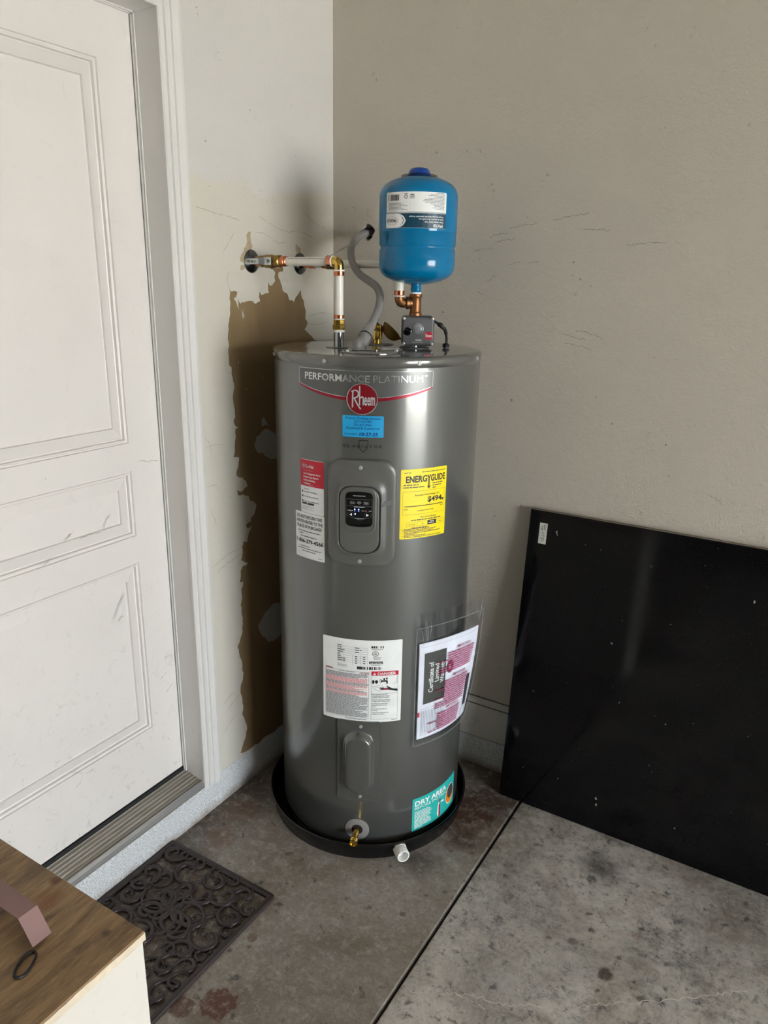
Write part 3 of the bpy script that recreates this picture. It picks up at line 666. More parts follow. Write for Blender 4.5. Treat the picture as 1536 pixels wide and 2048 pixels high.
pr.poly('black', [(w - .0165, h - .082), (w - .0065, h - .082), (w - .0115, h - .0885)], .0014)
pr.rect('black', .0105, h - .0955, w - .0105, h - .0938, .0013)
pr.text('black', '$387', .010, h - .1035, .010, .0034); pr.text('black', '$494', w - .018, h - .1015, .009, .0030); pr.text('black', 'Cost Range of Similar Models', w * .34, h - .1085, w * .36, .0034)
pr.text('black', 'First Hour Rating', w * .42, h - .1265, w * .34, .0044); pr.dash('khaki', w * .22, w * .88, h - .1325, .0023, full=True)
pr.frame('khaki', w * .13, h - .1475, w * .96, h - .1365, .0004, .0012); pr.rect('khaki', w * .36, h - .1475, w * .363, h - .1365, .0012)
pr.rect('black', w * .575, h - .1465, w * .775, h - .1355, .0013); pr.dash('white', w * .60, w * .72, h - .1435, .0018, .0016, True); pr.dash('white', w * .63, w * .72, h - .1395, .0018, .0016, True)
pr.text('black', 'Very Small', w * .17, h - .1435, w * .14, .003); pr.text('black', 'Low', w * .44, h - .1435, w * .05, .003); pr.text('black', 'High', w * .84, h - .1435, w * .06, .003); pr.dash('khaki', w * .24, w * .56, h - .1525, .002, full=True)
for i in range(7):
    pr.dash('khaki', .011, w * (.62, .78, .70, .88, .36, .55, .9)[i], .0245 - i * .0036 + .0005, .0017, full=True)
    if i in (0, 1, 3, 5): pr.disc('black', .0075, .0254 - i * .0036, .001, n=8)
pr.build(o, PM, 'lettering')
# rating and danger label
pr, o, w, h = label(-28.8, 16.4, .430, .6725, 'white', 'rating_label', 'large white rating label with danger panel')
for i in range(8): pr.rect('grey', w * .195, h - .022 - i * .0062, w * .575, h - .0224 - i * .0062, .0012); pr.dash('black', w * .2, w * (.25, .25, .29, .27, .23, .24, .30, .30)[i], h - .0205 - i * .0062, .0022, full=True)
for i in range(3): pr.dash('black', w * .42, w * (.48, .50, .47)[i], h - .0245 - i * .0062, .0022, full=True)
for a in (.39, .485, .575): pr.rect('grey', w * a, h - .073, w * a + .0004, h - (.043 if a < .5 else .022), .0012)
for i in range(4):
    for a in (.42, .52): pr.dash('black', w * a, w * a + .006, h - .050 - i * .0062, .0022, full=True)
pr.bars('black', w * .62, w * .77, h - .022, h - .0155, 22); pr.ring('black', w * .67, h - .038, .0082, .0012); pr.text('black', 'UL', w * .67, h - .0415, .0085, .0075, True, 'C')
pr.dash('grey', w * .63, w * .76, h - .026, .0015); pr.dash('grey', w * .64, w * .74, h - .050, .0018, full=True); pr.dash('grey', w * .65, w * .73, h - .054, .0018, full=True)
pr.rect('black', w * .595, h - .068, w * .76, h - .0605, .0012); pr.text('white', 'AHRI CERTIFIED', w * .605, h - .0665, w * .145, .0038, True, h=.0016)
pr.bars('black', w * .44, w * .74, h - .085, h - .0765, 46); pr.dash('grey', w * .62, w * .73, h - .0725, .0015, full=True)
for i in range(4): pr.dash('lgrey', w * .2, w * .32, h - .074 - i * .0022, .0012)
# left body of warnings
x0_, x1_ = w * .035, w * .595; yt = h - .0925; pr.frame('grey', x0_, .0105, x1_, yt, .0005, .0012)
pr.text('maroon', 'WARNING', x0_ + .001, yt - .001, w * .10, .0055, True); pr.text('maroon', 'CAUTION', x1_ - w * .115, yt - .006, w * .11, .0048, True); pr.text('grey', 'ELECTRIC WATER HEATER', w * .22, yt - .003, w * .20, .0032, True)
for i in range(47):
    y = yt - .0085 - i * .00278
    if y < .012: break
    col = 'pink' if i in (5, 6, 7, 8, 9, 13, 14, 15, 16, 17, 20, 21, 22) else 'grey'
    pr.dash(col, x0_ + .0015, x1_ - rnd.uniform(.001, .006 if rnd.random() < .75 else .05), y, .00165, full=True)
pr.dash('grey', w * .30, x1_ - .004, .0062, .0018, full=True)
# right danger panel
a, b_, top = w * .625, w * .955, h - .0895
pr.frame('grey', a, .0085, b_, top, .0005, .0012); pr.rect('red', a, top - .0125, b_ + .001, top, .0013)
pr.poly('white', [(a + .004, top - .0105), (a + .0125, top - .0105), (a + .0083, top - .0025)], .0017); pr.rect('red', a + .0078, top - .0075, a + .0088, top - .005, .0019)
pr.text('white', 'DANGER', a + .0165, top - .0102, w * .225, .0078, 2, h=.0017)
pr.rect('grey', a, top - .066, b_, top - .0655, .0013)
cx, cy = a + .005, top - .031                # tap knob, spout and steam
pr.disc('black', cx, cy, .0032, r2=.0058); pr.disc('black', cx + .0085, cy, .0042, r2=.0052); pr.ring('black', cx + .0195, cy + .002, .0040, .0007, r2=.006)
pr.rect('black', cx + .0195, cy, cx + .037, cy + .0045, .0013); pr.rect('black', cx + .0345, cy - .006, cx + .0385, cy + .0035, .0013)
pr.disc('black', cx + .029, cy + .008, .0026, r2=.0032); pr.disc('black', cx + .036, cy + .009, .0022, r2=.0034)
hx_, hy_ = cx + .030, top - .052            # the scalded hand
for k, (dx, dy) in enumerate(((-.0135, .004), (-.014, .0), (-.0125, -.0035), (-.006, .0085))): pr.poly('black', [(hx_, hy_ + .0025 - k * .001), (hx_ + dx, hy_ + dy + .0012), (hx_ + dx, hy_ + dy), (hx_, hy_ - .001 - k * .001)], .0013)
pr.poly('maroon', [(hx_ - .005, hy_ + .001), (hx_ - .001, hy_ - .0035), (hx_ + .010, hy_ - .0035), (hx_ + .013, hy_ + .002), (hx_ + .003, hy_ + .0025)], .0014)
pr.poly('black', [(hx_ + .005, hy_ + .0075), (hx_ + .007, hy_ + .0085), (hx_ + .022, hy_ - .0005), (b_ - .001, hy_ - .0025), (b_ - .001, hy_ - .0095), (hx_ + .009, hy_ - .003), (hx_ + .010, hy_ + .002)], .0015)
def line(c, p, q, t=.0004, h=.0012):
    dx, dy = q[0] - p[0], q[1] - p[1]; L_ = math.hypot(dx, dy); nx, ny = -dy / L_ * t, dx / L_ * t; pr.poly(c, [(p[0] - nx, p[1] - ny), (q[0] - nx, q[1] - ny), (q[0] + nx, q[1] + ny), (p[0] + nx, p[1] + ny)], h)
line('grey', (a, top - .047), (a + .026, top - .0395)); line('grey', (a + .005, top - .0505), (a + .026, top - .062)); line('grey', (a + .005, top - .0505), (a + .022, top - .0455)); line('grey', (b_ - .003, top - .013), (b_ - .003, top - .036)); line('grey', (b_ - .012, top - .039), (b_, top - .034))
y = top - .0705
for s in ('Water temperature over 125 F', 'can cause severe burns instantly', 'resulting in death from scalds.', '', 'Children, disabled and elderly are', 'at highest risk of being scalded.', '', 'See instruction manual before', 'setting temperature at water', 'heater.', '', 'Feel water before bathing or', 'showering.', '', 'Temperature limiting valves are', 'available, see manual.'):
    if s: pr.text('grey', s, a + .002, y, min(.0019 * len(s) * .78, b_ - a - .004), .0032, True)
    y -= .0046 if s else .0022
pr.dash('grey', b_ - .016, b_, .005, .0015)
pr.build(o, PM, 'lettering')
# teal drying notice
pr, o, w, h = label(25.8, 66, .050, .160, 'teal', 'drying_notice_label', 'teal notice label with white capitals, low on the tank')
pr.text('white', 'DRY AREA', .008, h - .026, w * .66, .0165, 2); pr.text('white', 'BEFORE INSTALL', .008, h - .0385, w * .66, .0095)
for i in range(12): pr.dash('white', .008, w * (.30, .34, .36, .36, .33, .35, .30, .33, .36, .35, .36, .2)[i], h - .048 - i * .0049, .0024, .0012, True)
pr.poly('white', [(w * .50, h - .060), (w * .53, h - .052), (w * .555, h - .060), (w * .56, h - .085), (w * .52, h - .112 + .004), (w * .49, h - .09)]); pr.poly('maroon', [(w * .525, h - .062), (w * .56, h - .060), (w * .57, h - .1), (w * .53, h - .106)], .0014)
pr.disc('maroon', w * .545, h - .048, .005, .0013); pr.poly('white', [(w * .57, h - .058), (w * .64, h - .063), (w * .66, h - .058), (w * .64, h - .056), (w * .58, h - .053)], .0013)
pr.disc('orange', w * .835, h - .058, .0235, .0011, .031); pr.ring('white', w * .835, h - .058, .0255, .002, .0014, r2=.034); pr.disc('dark', w * .85, h - .050, .0195, .0016, .0235)
pr.build(o, PM, 'lettering')

# control panel: cover, bezel, screen
cpu, cpv = -6.75 * deg2u, 1.018
def rl(M, cu, cv, hw, hh, r, prof, n=6):     # loops of a rounded rectangle: prof = (inset, height)
    return [[M(u, v, h) for u, v in rr(cu, cv, hw - i, hh - i, max(r - i * .6, .001), n)] for i, h in prof]
lu, lv = -7.7 * deg2u, 1.005
mb = MB(); lo_ = []
for t, h_ in ((0, 0), (0, .005), (.035, .0085), (.09, .0108), (.2, .0120), (.42, .0122), (.6, .0112), (.75, .0125), (.88, .0165), (.95, .0172), (.985, .0160), (1, .0110)):
    o4, i4 = (cpu, cpv, .0852, .1365, .034), (lu, lv, .0486, .0863, .0308); g_ = [a + (b - a) * t for a, b in zip(o4, i4)]
    lo_.append([HM(u, v, h_) for u, v in rr(*g_, 6)])
mb.loft(lo_)
cp = mb.build('control_cover', M_PLAS, wh, True, angle=50)
lu, lv = -7.7 * deg2u, 1.005
mb = MB(); mb.loft(rl(HM, lu, lv, .0478, .0855, .030, [(-.004, .012), (0, .0115)])); mb.loft(rl(HM, lu, lv, .0478, .0855, .030, [(.0, .010), (.0012, .0165), (.0025, .0180), (.0045, .0182), (.02, .0175)]), False, True); bz_ = mb.build('control_bezel', M_PLAS, cp, True, angle=50)
sv = 1.0335
mb = MB(); mb.loft(rl(HM, lu + .0005, sv - .004, .0395, .058, .020, [(0, .0178), (.001, .0185), (.003, .0190), (.005, .0186)])); mb.build('screen_surround', M_PLAS, cp, True)
mb = MB(); mb.loft([[HM(lu + .0005 + a, sv + b, h_) for a, b in [(x_ , y_ + (.004 if y_ > 0 else -.004) * (1 - (x_ / .031) ** 2)) for x_, y_ in rr(0, 0, .031, .041, .008, 5)]] for h_ in (.0180, .0194)], False, True)
sc = mb.build('touch_screen', M_BLACK, cp, label='black touch screen with lit blue indicators')
em_m = bpy.data.materials.new('blue_indicator_glow'); em_m.use_nodes = True; em_m.node_tree.nodes['Principled BSDF'].inputs['Emission Color'].default_value = (.12, .25, 1, 1); em_m.node_tree.nodes['Principled BSDF'].inputs['Emission Strength'].default_value = 6
PM2 = dict(PM, glow=em_m)
pr = Print(lambda u, v, h=0: HM(u, v, h + .0190), lu + .0005, sv)
pr.text('lgrey', 'PERFORMANCE', 0, .0335, .028, .0024, True, 'C', h=.0008)
for y in (.026, .0085): line('grey', (-.029, y), (.029, y), .0003, .0008)
for cx_ in (-.016, .016): pr.ring('grey', cx_, .017, .0075, .0003, .0008, r2=.006); pr.dash('lgrey', cx_ - .005, cx_ + .005, .0175, .0014, .0008, True); pr.dash('lgrey', cx_ - .004, cx_ + .005, .0145, .0014, .0008, True)
for q in (.002, .0045): pr.ring('lgrey', 0, .0175, q, .0007, .0008, r2=q * .8)
pr.dash('lgrey', -.012, .013, .0055, .0018, .0008, True)
for a_, c_ in ((-.010, 'glow'), (-.001, 'glow')): pr.disc(c_, a_, .0005, .0014, .0008, n=10); pr.disc(c_, a_, -.0035, .0008, .0008, n=8)
pr.disc('glow', -.009, -.0115, .0015, .0008, n=10)
pr.dash('lgrey', -.027, -.014, -.0035, .0015, .0008, True); pr.dash('navy', -.012, .002, -.0035, .0014, .0009, True); pr.dash('pink', .013, .018, -.0035, .0015, .0008, True); pr.dash('lgrey', .022, .028, -.0035, .0015, .0008, True); pr.dash('lgrey', .006, .011, -.0035, .0015, .0008, True)
pr.poly('white', [(-.0225, -.0135), (-.0165, -.0100), (-.0165, -.0170)], .0008); pr.poly('white', [(.0225, -.0135), (.0165, -.0100), (.0165, -.0170)], .0008)
for x_ in (-.0195, .0195): pr.ring('grey', x_, -.0135, .0075, .0003, .0008)
line('grey', (-.016, -.0215), (.016, -.0215), .0003, .0008); pr.dash('lgrey', -.010, .012, -.0235, .0012, .0008, True); pr.dash('grey', -.005, .006, -.0262, .0011, .0008, True); line('grey', (-.029, -.020), (-.029, .026), .0002, .0008); line('grey', (.029, -.020), (.029, .026), .0002, .0008)
pr.build(sc, PM2, 'icons')
for v in (1.137, .896): screw(HM, -7.3 * deg2u, v, .0115, cp)
mb = MB(); nu, nv = 5.7 * deg2u, 1.048      # release notch on the right
mb.add([HM(nu - .012, nv - .0065, .0200), HM(nu + .010, nv - .0035, .0125), HM(nu + .010, nv + .0085, .0125), HM(nu - .012, nv + .005, .0150), HM(nu - .012, nv - .0065, .012), HM(nu + .010, nv - .0035, .0115)], [(3, 2, 1, 0), (0, 1, 5, 4)]); mb.build('release_tab', M_PLAS2, cp)

# lower access cover
au, av = -7.1 * deg2u, .3035
mb = MB(); mb.loft(rl(HM, au, av, .0605, .128, .010, [(0, 0), (0, .0025), (.0012, .0045), (.003, .0042), (.006, .0040)])); ac = None
O = rr(au, av, .0545, .122, .006, 6); I = rr(au, av, .0430, .0985, .043, 6)
mb.loft([[HM(u, v, .0040) for u, v in O], [HM(u, v, .0040) for u, v in I]])
mb.loft(rl(HM, au, av, .0430, .0985, .043, [(0, .004), (.002, .0055), (.005, .010), (.010, .0195), (.0125, .0218), (.0148, .0226), (.024, .0228)]), False, True)
ac = mb.build('access_cover', M_TANK, wh, True, angle=50)
for v in (.4165, .1925): screw(HM, -6.2 * deg2u, v, .004, ac)
# drain valve
du, dv = -7.8 * deg2u, .0790; th = BASE + math.radians(-7.8); nn = Vector((math.cos(th), math.sin(th), 0)); c0 = Vector(HM(du, dv, 0))
mb = MB(); mb.loft([[HM(du + r * math.cos(2 * PI * i / 32), dv + r * math.sin(2 * PI * i / 32), h_) for i in range(32)] for r, h_ in ((.0345, .0002), (.0345, .0012), (.033, .0020), (.0165, .0022), (.0155, .0004))]); mb.build('drain_collar', mat('grey_collar', srgb(134, 132, 130), .4), wh, True)
mb = MB(); mb.loft([[HM(du + r * math.cos(2 * PI * i / 24), dv + r * math.sin(2 * PI * i / 24), .0008) for i in range(24)] for r in (.0156, .001)], False, True); mb.build('drain_opening', M_HOLE, wh)
ax = (nn * 1 + Vector((0, 0, -.17)) + Vector((-nn.y, nn.x, 0)) * -.06).normalized()
mb = MB(); mb.lathe(c0 - nn * .004 + Vector((0, 0, -.001)), ax, [(.0085, 0), (.0085, .030), (.0065, .031), (.0065, .036), (.0105, .037), (.0118, .040), (.0105, .0425), (.0118, .045), (.0105, .0475), (.0118, .050), (.0112, .0535), (.0085, .0540), (.0080, .050), (.002, .050)], 20, True, True); mb.build('drain_valve', M_BRASS, wh, True, label='brass hose drain outlet')

# lid fittings: flanges, covers
def disc_on_lid(x, y, r, m, name, h=.0012, par=wh, lab=None):
    mb = MB(); mb.lathe((x, y, ZT - .0002), (0, 0, 1), [(r, 0), (r, h), (r * .97, h + .0006), (0, h + .0006)], 40, False, False); return mb.build(name, m, par, True, label=lab)
NX, NY = -1.1385, 1.6440                  # cold water connection
TX, TY = -.9848, 1.7751                   # hot water connection and expansion tank
BX, BY = -1.1180, 1.8000                  # relief valve
disc_on_lid(NX, NY, .035, M_LID, 'pipe_collar'); disc_on_lid(BX, BY, .046, M_PLAS2, 'pipe_collar', .002); disc_on_lid(TX, TY, .040, M_PLAS2, 'pipe_collar', .002)
jc = disc_on_lid(-1.0, 1.585, .078, M_LID, 'junction_cover', .0025)
for x, y in ((-1.035, 1.53), (-.955, 1.63)): screw(lambda u, v, h=0: (x, y, ZT + .003 + h), 0, 0, 0, wh)
mb = MB(); c_, s_ = math.cos(.5), math.sin(.5)
f2 = lambda u, v, h=0: (-1.028 + u * c_ - v * s_, 1.590 + u * s_ + v * c_, ZT + .003 + h)
mb.loft(rl(lambda u, v, h=0: f2(u, v, h), 0, 0, .038, .028, .004, [(0, 0), (0, .0025), (.001, .003)]), False, True); mb.build('conduit_plate', M_CHROME, wh, True)
mb = MB(); f3 = lambda u, v, h=0: (-.978 + u * math.cos(.75) - v * math.sin(.75), 1.632 + u * math.sin(.75) + v * math.cos(.75), ZT + .004 + h)
mb.loft(rl(f3, 0, 0, .026, .0105, .0105, [(0, 0), (0, .004), (.0012, .0055), (.003, .006)]), False, True); mb.build('knockout_plug', mat('pale_grey_plastic', srgb(138, 136, 132), .4), wh, True)
# relief valve with its tag
mb = MB(); mb.lathe((BX, BY, ZT + .002), (0, 0, 1), [(.0135, 0), (.0135, .006), (.0115, .0065), (.0115, .011), (.0155, .0125), (.0155, .034), (.0135, .0365), (.0145, .039), (.0145, .049), (.011, .0535), (.004, .054), (0, .054)], 20, True, False)
rv = mb.build('relief_valve', M_BRASS, wh, True, label='small brass relief valve on the lid')
mb = MB(); mb.lathe((BX, BY, ZT + .055), (0, 0, 1), [(.004, 0), (.006, .002), (.006, .005), (.003, .006), (.003, .009), (.0055, .010), (.0055, .013), (0, .014)], 12, True, False); mb.build('valve_stem', M_CHROME, rv, True)
rt = Vector((-math.sin(BASE), math.cos(BASE), 0)); fr_ = Vector((math.cos(BASE), math.sin(BASE), 0)); mb = MB(); L_, R_ = [], []
for i in range(13):
    t = i / 12; c = Vector((BX, BY, 0)) + rt * (.016 + .052 * t) + fr_ * (.010 * math.sin(t * 3)) + Vector((0, 0, ZT + .052 - .036 * t - .006 * math.sin(t * PI)))
    wd = .003 + .014 * math.sin(PI * min(1, .15 + t * .95)) ** .7; d = (Vector((0, 0, 1)) * .9 + rt * .35 + fr_ * .3 * math.sin(3 * t)).normalized(); L_.append(c + d * wd); R_.append(c - d * wd)
off = fr_ * .0006
mb.loft([L_, R_, [p - off for p in R_], [p - off for p in L_], L_], closed=False); mb.build('hang_tag', M_TAG, rv, True, label='curled golden tag')

# ------------------------------------------------------------------ drain pan
PX, PY = -1.070, 1.710
dp = thing('drain_pan', 'round black plastic drain pan under the grey water heater', 'drain pan', (PX, PY, 0))
mb = MB(); mb.lathe((PX, PY, 0), (0, 0, 1), [(0, .0), (.294, 0), (.297, .004), (.303, .046), (.3065, .048), (.3085, .052), (.3080, .0555), (.3055, .057), (.302, .055), (.300, .048), (.292, .012), (.288, .0085), (0, .0085)], 96, False, False); mb.build('pan_body', M_PAN, dp, True)
pa = Vector((.254, -.217, 0)).normalized(); p0 = Vector((PX, PY, .031)) + pa * .300
mb = MB(); mb.lathe(p0, pa + Vector((0, 0, .05)), [(.016, 0), (.016, .004), (.0205, .0045), (.0205, .011)], 8, True, True); mb.lathe(p0, pa + Vector((0, 0, .05)), [(.0165, .010), (.0185, .0115), (.0185, .036), (.0172, .038), (.0145, .038), (.0140, .018), (0, .016)], 28, False, False)
mb.build('drain_adapter', M_PVC, dp, True, label='white plastic drain adapter stub')

# ------------------------------------------------------------------ water pipes
def ring(par, p, ax, name='crimp_ring', m=M_COPPER, r=.0135, w=.010): mb = MB(); mb.lathe(p, ax, [(r * .9, -.001), (r, 0), (r, w), (r * .9, w + .001)], 24); return mb.build(name, m, par, True)
def escutcheon(par, y, z):
    mb = MB(); mb.lathe((XL - .0015, y, z), (1, 0, 0), [(.031, 0), (.031, .0025), (.0285, .006), (.022, .0095), (.015, .012), (.0125, .015), (.012, .010)], 36, True, False); return mb.build('escutcheon', mat('dark_chrome', srgb(120, 124, 126), .12, 1), par, True, label='round chrome wall escutcheon')
ZP = 1.6135
cold = thing('water_pipe', 'white water pipe with lever valve from wall to heater lid', 'pipe', (XL, NY, ZP))
escutcheon(cold, NY, ZP)
mb = MB(); mb.lathe((XL + .010, NY, ZP), (1, 0, 0), [(.0112, 0), (.0112, .030)], 20); mb.build('copper_stub', M_COPPER, cold, True)
mb = MB(); mb.lathe((XL + .030, NY, ZP), (1, 0, 0), [(.0145, 0), (.0155, .004), (.0155, .014), (.0135, .016), (.0175, .024), (.0175, .046), (.0140, .054), (.0162, .056), (.0162, .072), (.0130, .074), (.0130, .080)], 20); bv = mb.build('ball_valve', M_BRASSD, cold, True)
lp = plane_map((XL + .075, NY - .0205, ZP), (0, -1)); lq = lambda u, v, h=0: lp(u, v, h)
mb = MB()
for (u0_, v0_, h0_, u1_, v1_, h1_, wa, wb_) in ((.012, 0, 0, -.010, .0, 0, .010, .010), (-.010, 0, 0, -.024, 0, .008, .010, .008), (-.024, 0, .008, -.066, -.0015, .009, .0075, .0075)):
    A4 = [lq(u0_, v0_ - wa, h0_), lq(u0_, v0_ + wa, h0_), lq(u1_, v1_ + wb_, h1_), lq(u1_, v1_ - wb_, h1_)]; B4 = [lq(u0_, v0_ - wa, h0_ + .0018), lq(u0_, v0_ + wa, h0_ + .0018), lq(u1_, v1_ + wb_, h1_ + .0018), lq(u1_, v1_ - wb_, h1_ + .0018)]
    mb.loft([A4, B4], True, True)
mb.lathe(lq(-.0655, -.0015, .009), (0, -1, 0), [(.0075, 0), (.0075, .0018), (0, .0018)], 20, False, False)
lv = mb.build('lever', mat('lever_steel', srgb(200, 204, 206), .25, .8), cold, label='flat silver valve lever')
pr = Print(lambda u, v, h=0: lp(u, v, h + .0102), -.064, -.0055)
pr.ring('black', .006, .005, .0062, .0009, r2=.0038); pr.disc('black', .006, .005, .003, r2=.0018); pr.text('black', 'B1', .016, .001, .004, .0065, True); pr.text('black', '11', .025, .001, .004, .0055, False); pr.build(lv, PM, 'lettering')
mb = MB(); mb.lathe(lq(0, 0, -.004), (0, -1, 0), [(.006, 0), (.006, .007), (.0045, .0075), (.0045, .011), (0, .011)], 6, True, False); mb.build('lever_nut', M_STEEL, cold)
ring(cold, (XL + .108, NY, ZP), (1, 0, 0)); ring(cold, (XL + .121, NY, ZP), (1, 0, 0), w=.004, r=.0125)
EX = NX                                     # elbow above the heater connection
mb = MB(); mb.lathe((XL + .126, NY, ZP), (1, 0, 0), [(.0112, 0), (.0112, EX - .034 - XL - .126)], 24); mb.build('pipe', M_PEX, cold, True)
ring(cold, (EX - .034, NY, ZP), (1, 0, 0), r=.0135, w=.010); ring(cold, (EX - .021, NY, ZP), (1, 0, 0), 'pipe_collar', M_TAPE, .0140, .0025)
mb = MB(); mb.tube([(EX - .020, NY, ZP)] + [(EX - .011 + .011 * math.sin(a), NY, ZP - .011 + .011 * math.cos(a)) for a in [PI / 2 * i / 6 for i in range(7)]] + [(EX, NY, ZP - .020)], .0125, 16); mb.build('elbow', M_BRASS, cold, True)
ring(cold, (EX, NY, ZP - .021), (0, 0, -1), 'pipe_collar', M_TAPE, .0140, .0025); ring(cold, (EX, NY, ZP - .024), (0, 0, -1), w=.010)
mb = MB(); mb.lathe((EX, NY, ZP - .034), (0, 0, -1), [(.0112, 0), (.0112, .098)], 24); rp = mb.build('pipe', M_PEX, cold, True)
ring(cold, (EX, NY, 1.481), (0, 0, -1), w=.008); ring(cold, (EX, NY, 1.472), (0, 0, -1), 'pipe_collar', M_TAPE, .0138, .002)
mb = MB(); mb.lathe((EX, NY, 1.470), (0, 0, -1), [(.0140, 0), (.0145, .002), (.0145, .012), (.0165, .013), (.0170, .014), (.0170, .024), (.0145, .026)], 8); mb.build('union_nut', M_BRASS, cold)
mb = MB(); mb.lathe((EX, NY, 1.444), (0, 0, -1), [(.0145, 0), (.0145, .006), (.0125, .0065)], 20); mb.build('thread_tape', M_TAPE, cold, True)
mb = MB(); mb.lathe((EX, NY, 1.438), (0, 0, -1), [(.0128, 0), (.0128, .0375)], 24); mb.build('nipple', M_STEEL, cold, True, label='short steel nipple')
pr = Print(lambda u, v, h=0: (XL + .13 + u, NY - .0112 * math.cos(v / .0112) - h * .2, ZP + .0113 * math.sin(v / .0112)), 0, .006); pr.dash('grey', .004, EX - .045 - XL - .13, 0, .0016, .0012, True); pr.build(cold, PM, 'pipe_print')

hot = thing('water_pipe', 'white water pipe running behind the conduit to the blue tank tee', 'pipe', (XL, 1.8616, ZP))
Y2 = 1.8616; escutcheon(hot, Y2, ZP)
EXX, EXY, EZ = -1.0185, 1.7470, 1.5140      # lower elbow beside the tee
mb = MB(); mb.lathe((XL + .010, Y2, ZP), (1, 0, 0), [(.0112, 0), (.0112, .030)], 20); mb.build('copper_stub', M_COPPER, hot, True)
mb = MB(); mb.lathe((XL + .044, Y2, ZP), (1, 0, 0), [(.0112, 0), (.0112, .05)], 20); mb.build('pipe', M_PEX, hot, True)
ring(hot, (XL + .036, Y2, ZP), (1, 0, 0), w=.006); ring(hot, (XL + .048, Y2, ZP), (1, 0, 0), w=.006); ring(hot, (XL + .086, Y2, ZP), (1, 0, 0))
mb = MB(); mb.lathe((XL + .096, Y2, ZP), (1, 0, 0), [(.013, 0), (.0155, .004), (.0155, .026), (.013, .034), (.013, .04)], 20); mb.build('coupling', M_BRASSD, hot, True)
hx2 = -1.000
mb = MB(); pts = catmull([(XL + .13, Y2, ZP), (-1.20, Y2, ZP), (-1.09, Y2, ZP), (-1.050, Y2 - .005, ZP), (-1.022, 1.835, ZP - .003), (EXX, 1.79, ZP - .006), (EXX, 1.765, ZP - .015), (EXX, EXY + .001, ZP - .035), (EXX, EXY, ZP - .055), (EXX, EXY, EZ + .024)], 5); mb.tube(pts, .0112, 16); mb.build('pipe', M_PEX, hot, True)
ring(hot, (EXX, EXY, EZ + .030), (0, 0, -1)); ring(hot, (EXX, EXY, EZ + .018), (0, 0, -1), 'pipe_collar', M_TAPE, .0138, .002)
dv2 = (Vector((TX, TY, 0)) - Vector((EXX, EXY, 0))).normalized()
mb = MB(); mb.tube([(EXX, EXY, EZ + .017)] + [(EXX + dv2.x * (.011 - .011 * math.cos(a)), EXY + dv2.y * (.011 - .011 * math.cos(a)), EZ + .011 - .011 * math.sin(a)) for a in [PI / 2 * i / 6 for i in range(7)]] + [(EXX + dv2.x * .014, EXY + dv2.y * .014, EZ)], .0122, 16); mb.build('elbow', M_BRONZE, hot, True)
mb = MB(); mb.lathe((EXX + dv2.x * .011, EXY + dv2.y * .011, EZ), dv2, [(.0115, 0), (.0115, .005)], 20); mb.build('reducer', M_BRASS, hot, True)

# brass tee carrying the tank
tee = thing('brass_tee', 'large aged brass pipe tee between grey valve box and blue tank', 'pipe fitting', (TX, TY, 1.482))
mb = MB(); mb.lathe((TX, TY, 1.4815), (0, 0, 1), [(.0155, 0), (.0168, .0005), (.0168, .007), (.0150, .009), (.0145, .011), (.0145, .044), (.0152, .046), (.0172, .049), (.0172, .0545), (.0155, .0555), (.012, .0555)], 28); mb.build('tee_body', M_BRONZE, tee, True)
mb = MB(); o_ = Vector((TX, TY, EZ)) - dv2 * .010; mb.lathe(o_, -dv2, [(.0125, 0), (.0135, .006), (.0160, .009), (.0160, .015), (.0125, .016)], 28); mb.build('tee_branch', M_BRONZE, tee, True)

# ------------------------------------------------------------------ expansion tank
et = thing('expansion_tank', 'bright blue expansion tank standing upside down on the brass tee', 'tank', (TX, TY, 1.537))
TR = .0998
mb = MB(); mb.lathe((TX, TY, 0), (0, 0, 1), [(.010, 1.5590), (.018, 1.5600), (.040, 1.5635), (.062, 1.5695), (.080, 1.5775), (.0915, 1.587), (.0965, 1.597), (.0980, 1.610), (.0980, 1.6440), (.0955, 1.6475), (.0950, 1.6500), (.0965, 1.6530), (.0990, 1.6570), (.0990, 1.6860), (.0997, 1.6865), (TR, 1.6875), (TR, 1.770), (.0985, 1.780), (.094, 1.7905), (.086, 1.7995), (.072, 1.8085), (.052, 1.8160), (.030, 1.8205), (0, 1.8215)], 80, True, False); mb.build('tank_shell', M_BLUE, et, True, angle=80)
mb = MB(); mb.lathe((TX, TY, 1.5392), (0, 0, 1), [(.0120, 0), (.0130, .002), (.0130, .006), (.0140, .008), (.0140, .012), (.0130, .014), (.0132, .021), (.016, .0235)], 24); mb.build('tank_neck', M_BLUE, et, True)
mb = MB(); mb.lathe((TX, TY, 1.5372), (0, 0, 1), [(.0138, 0), (.0138, .004), (.0125, .005)], 20); mb.build('thread_tape', M_TAPE, et, True)
mb = MB(); mb.lathe((TX, TY, 1.8195), (0, 0, 1), [(.0285, .001), (.0285, .006), (.026, .013), (.021, .0185), (.012, .0205), (0, .021)], 32, False, False); mb.build('valve_cap', M_BLUECAP, et, True, label='dark blue air valve cap')
mb = MB(); mb.lathe((TX, TY, 1.8195), (0, 0, 1), [(0, .0045), (.030, .0045), (.046, .001), (.046, .002), (.029, .0068), (0, .007)], 32, False, False); mb.build('cap_flange', M_BLACK, et, True)
TB = math.atan2(-TY, -TX); TM = cyl(TX, TY, TR, TB); tk = math.radians(1) * TR
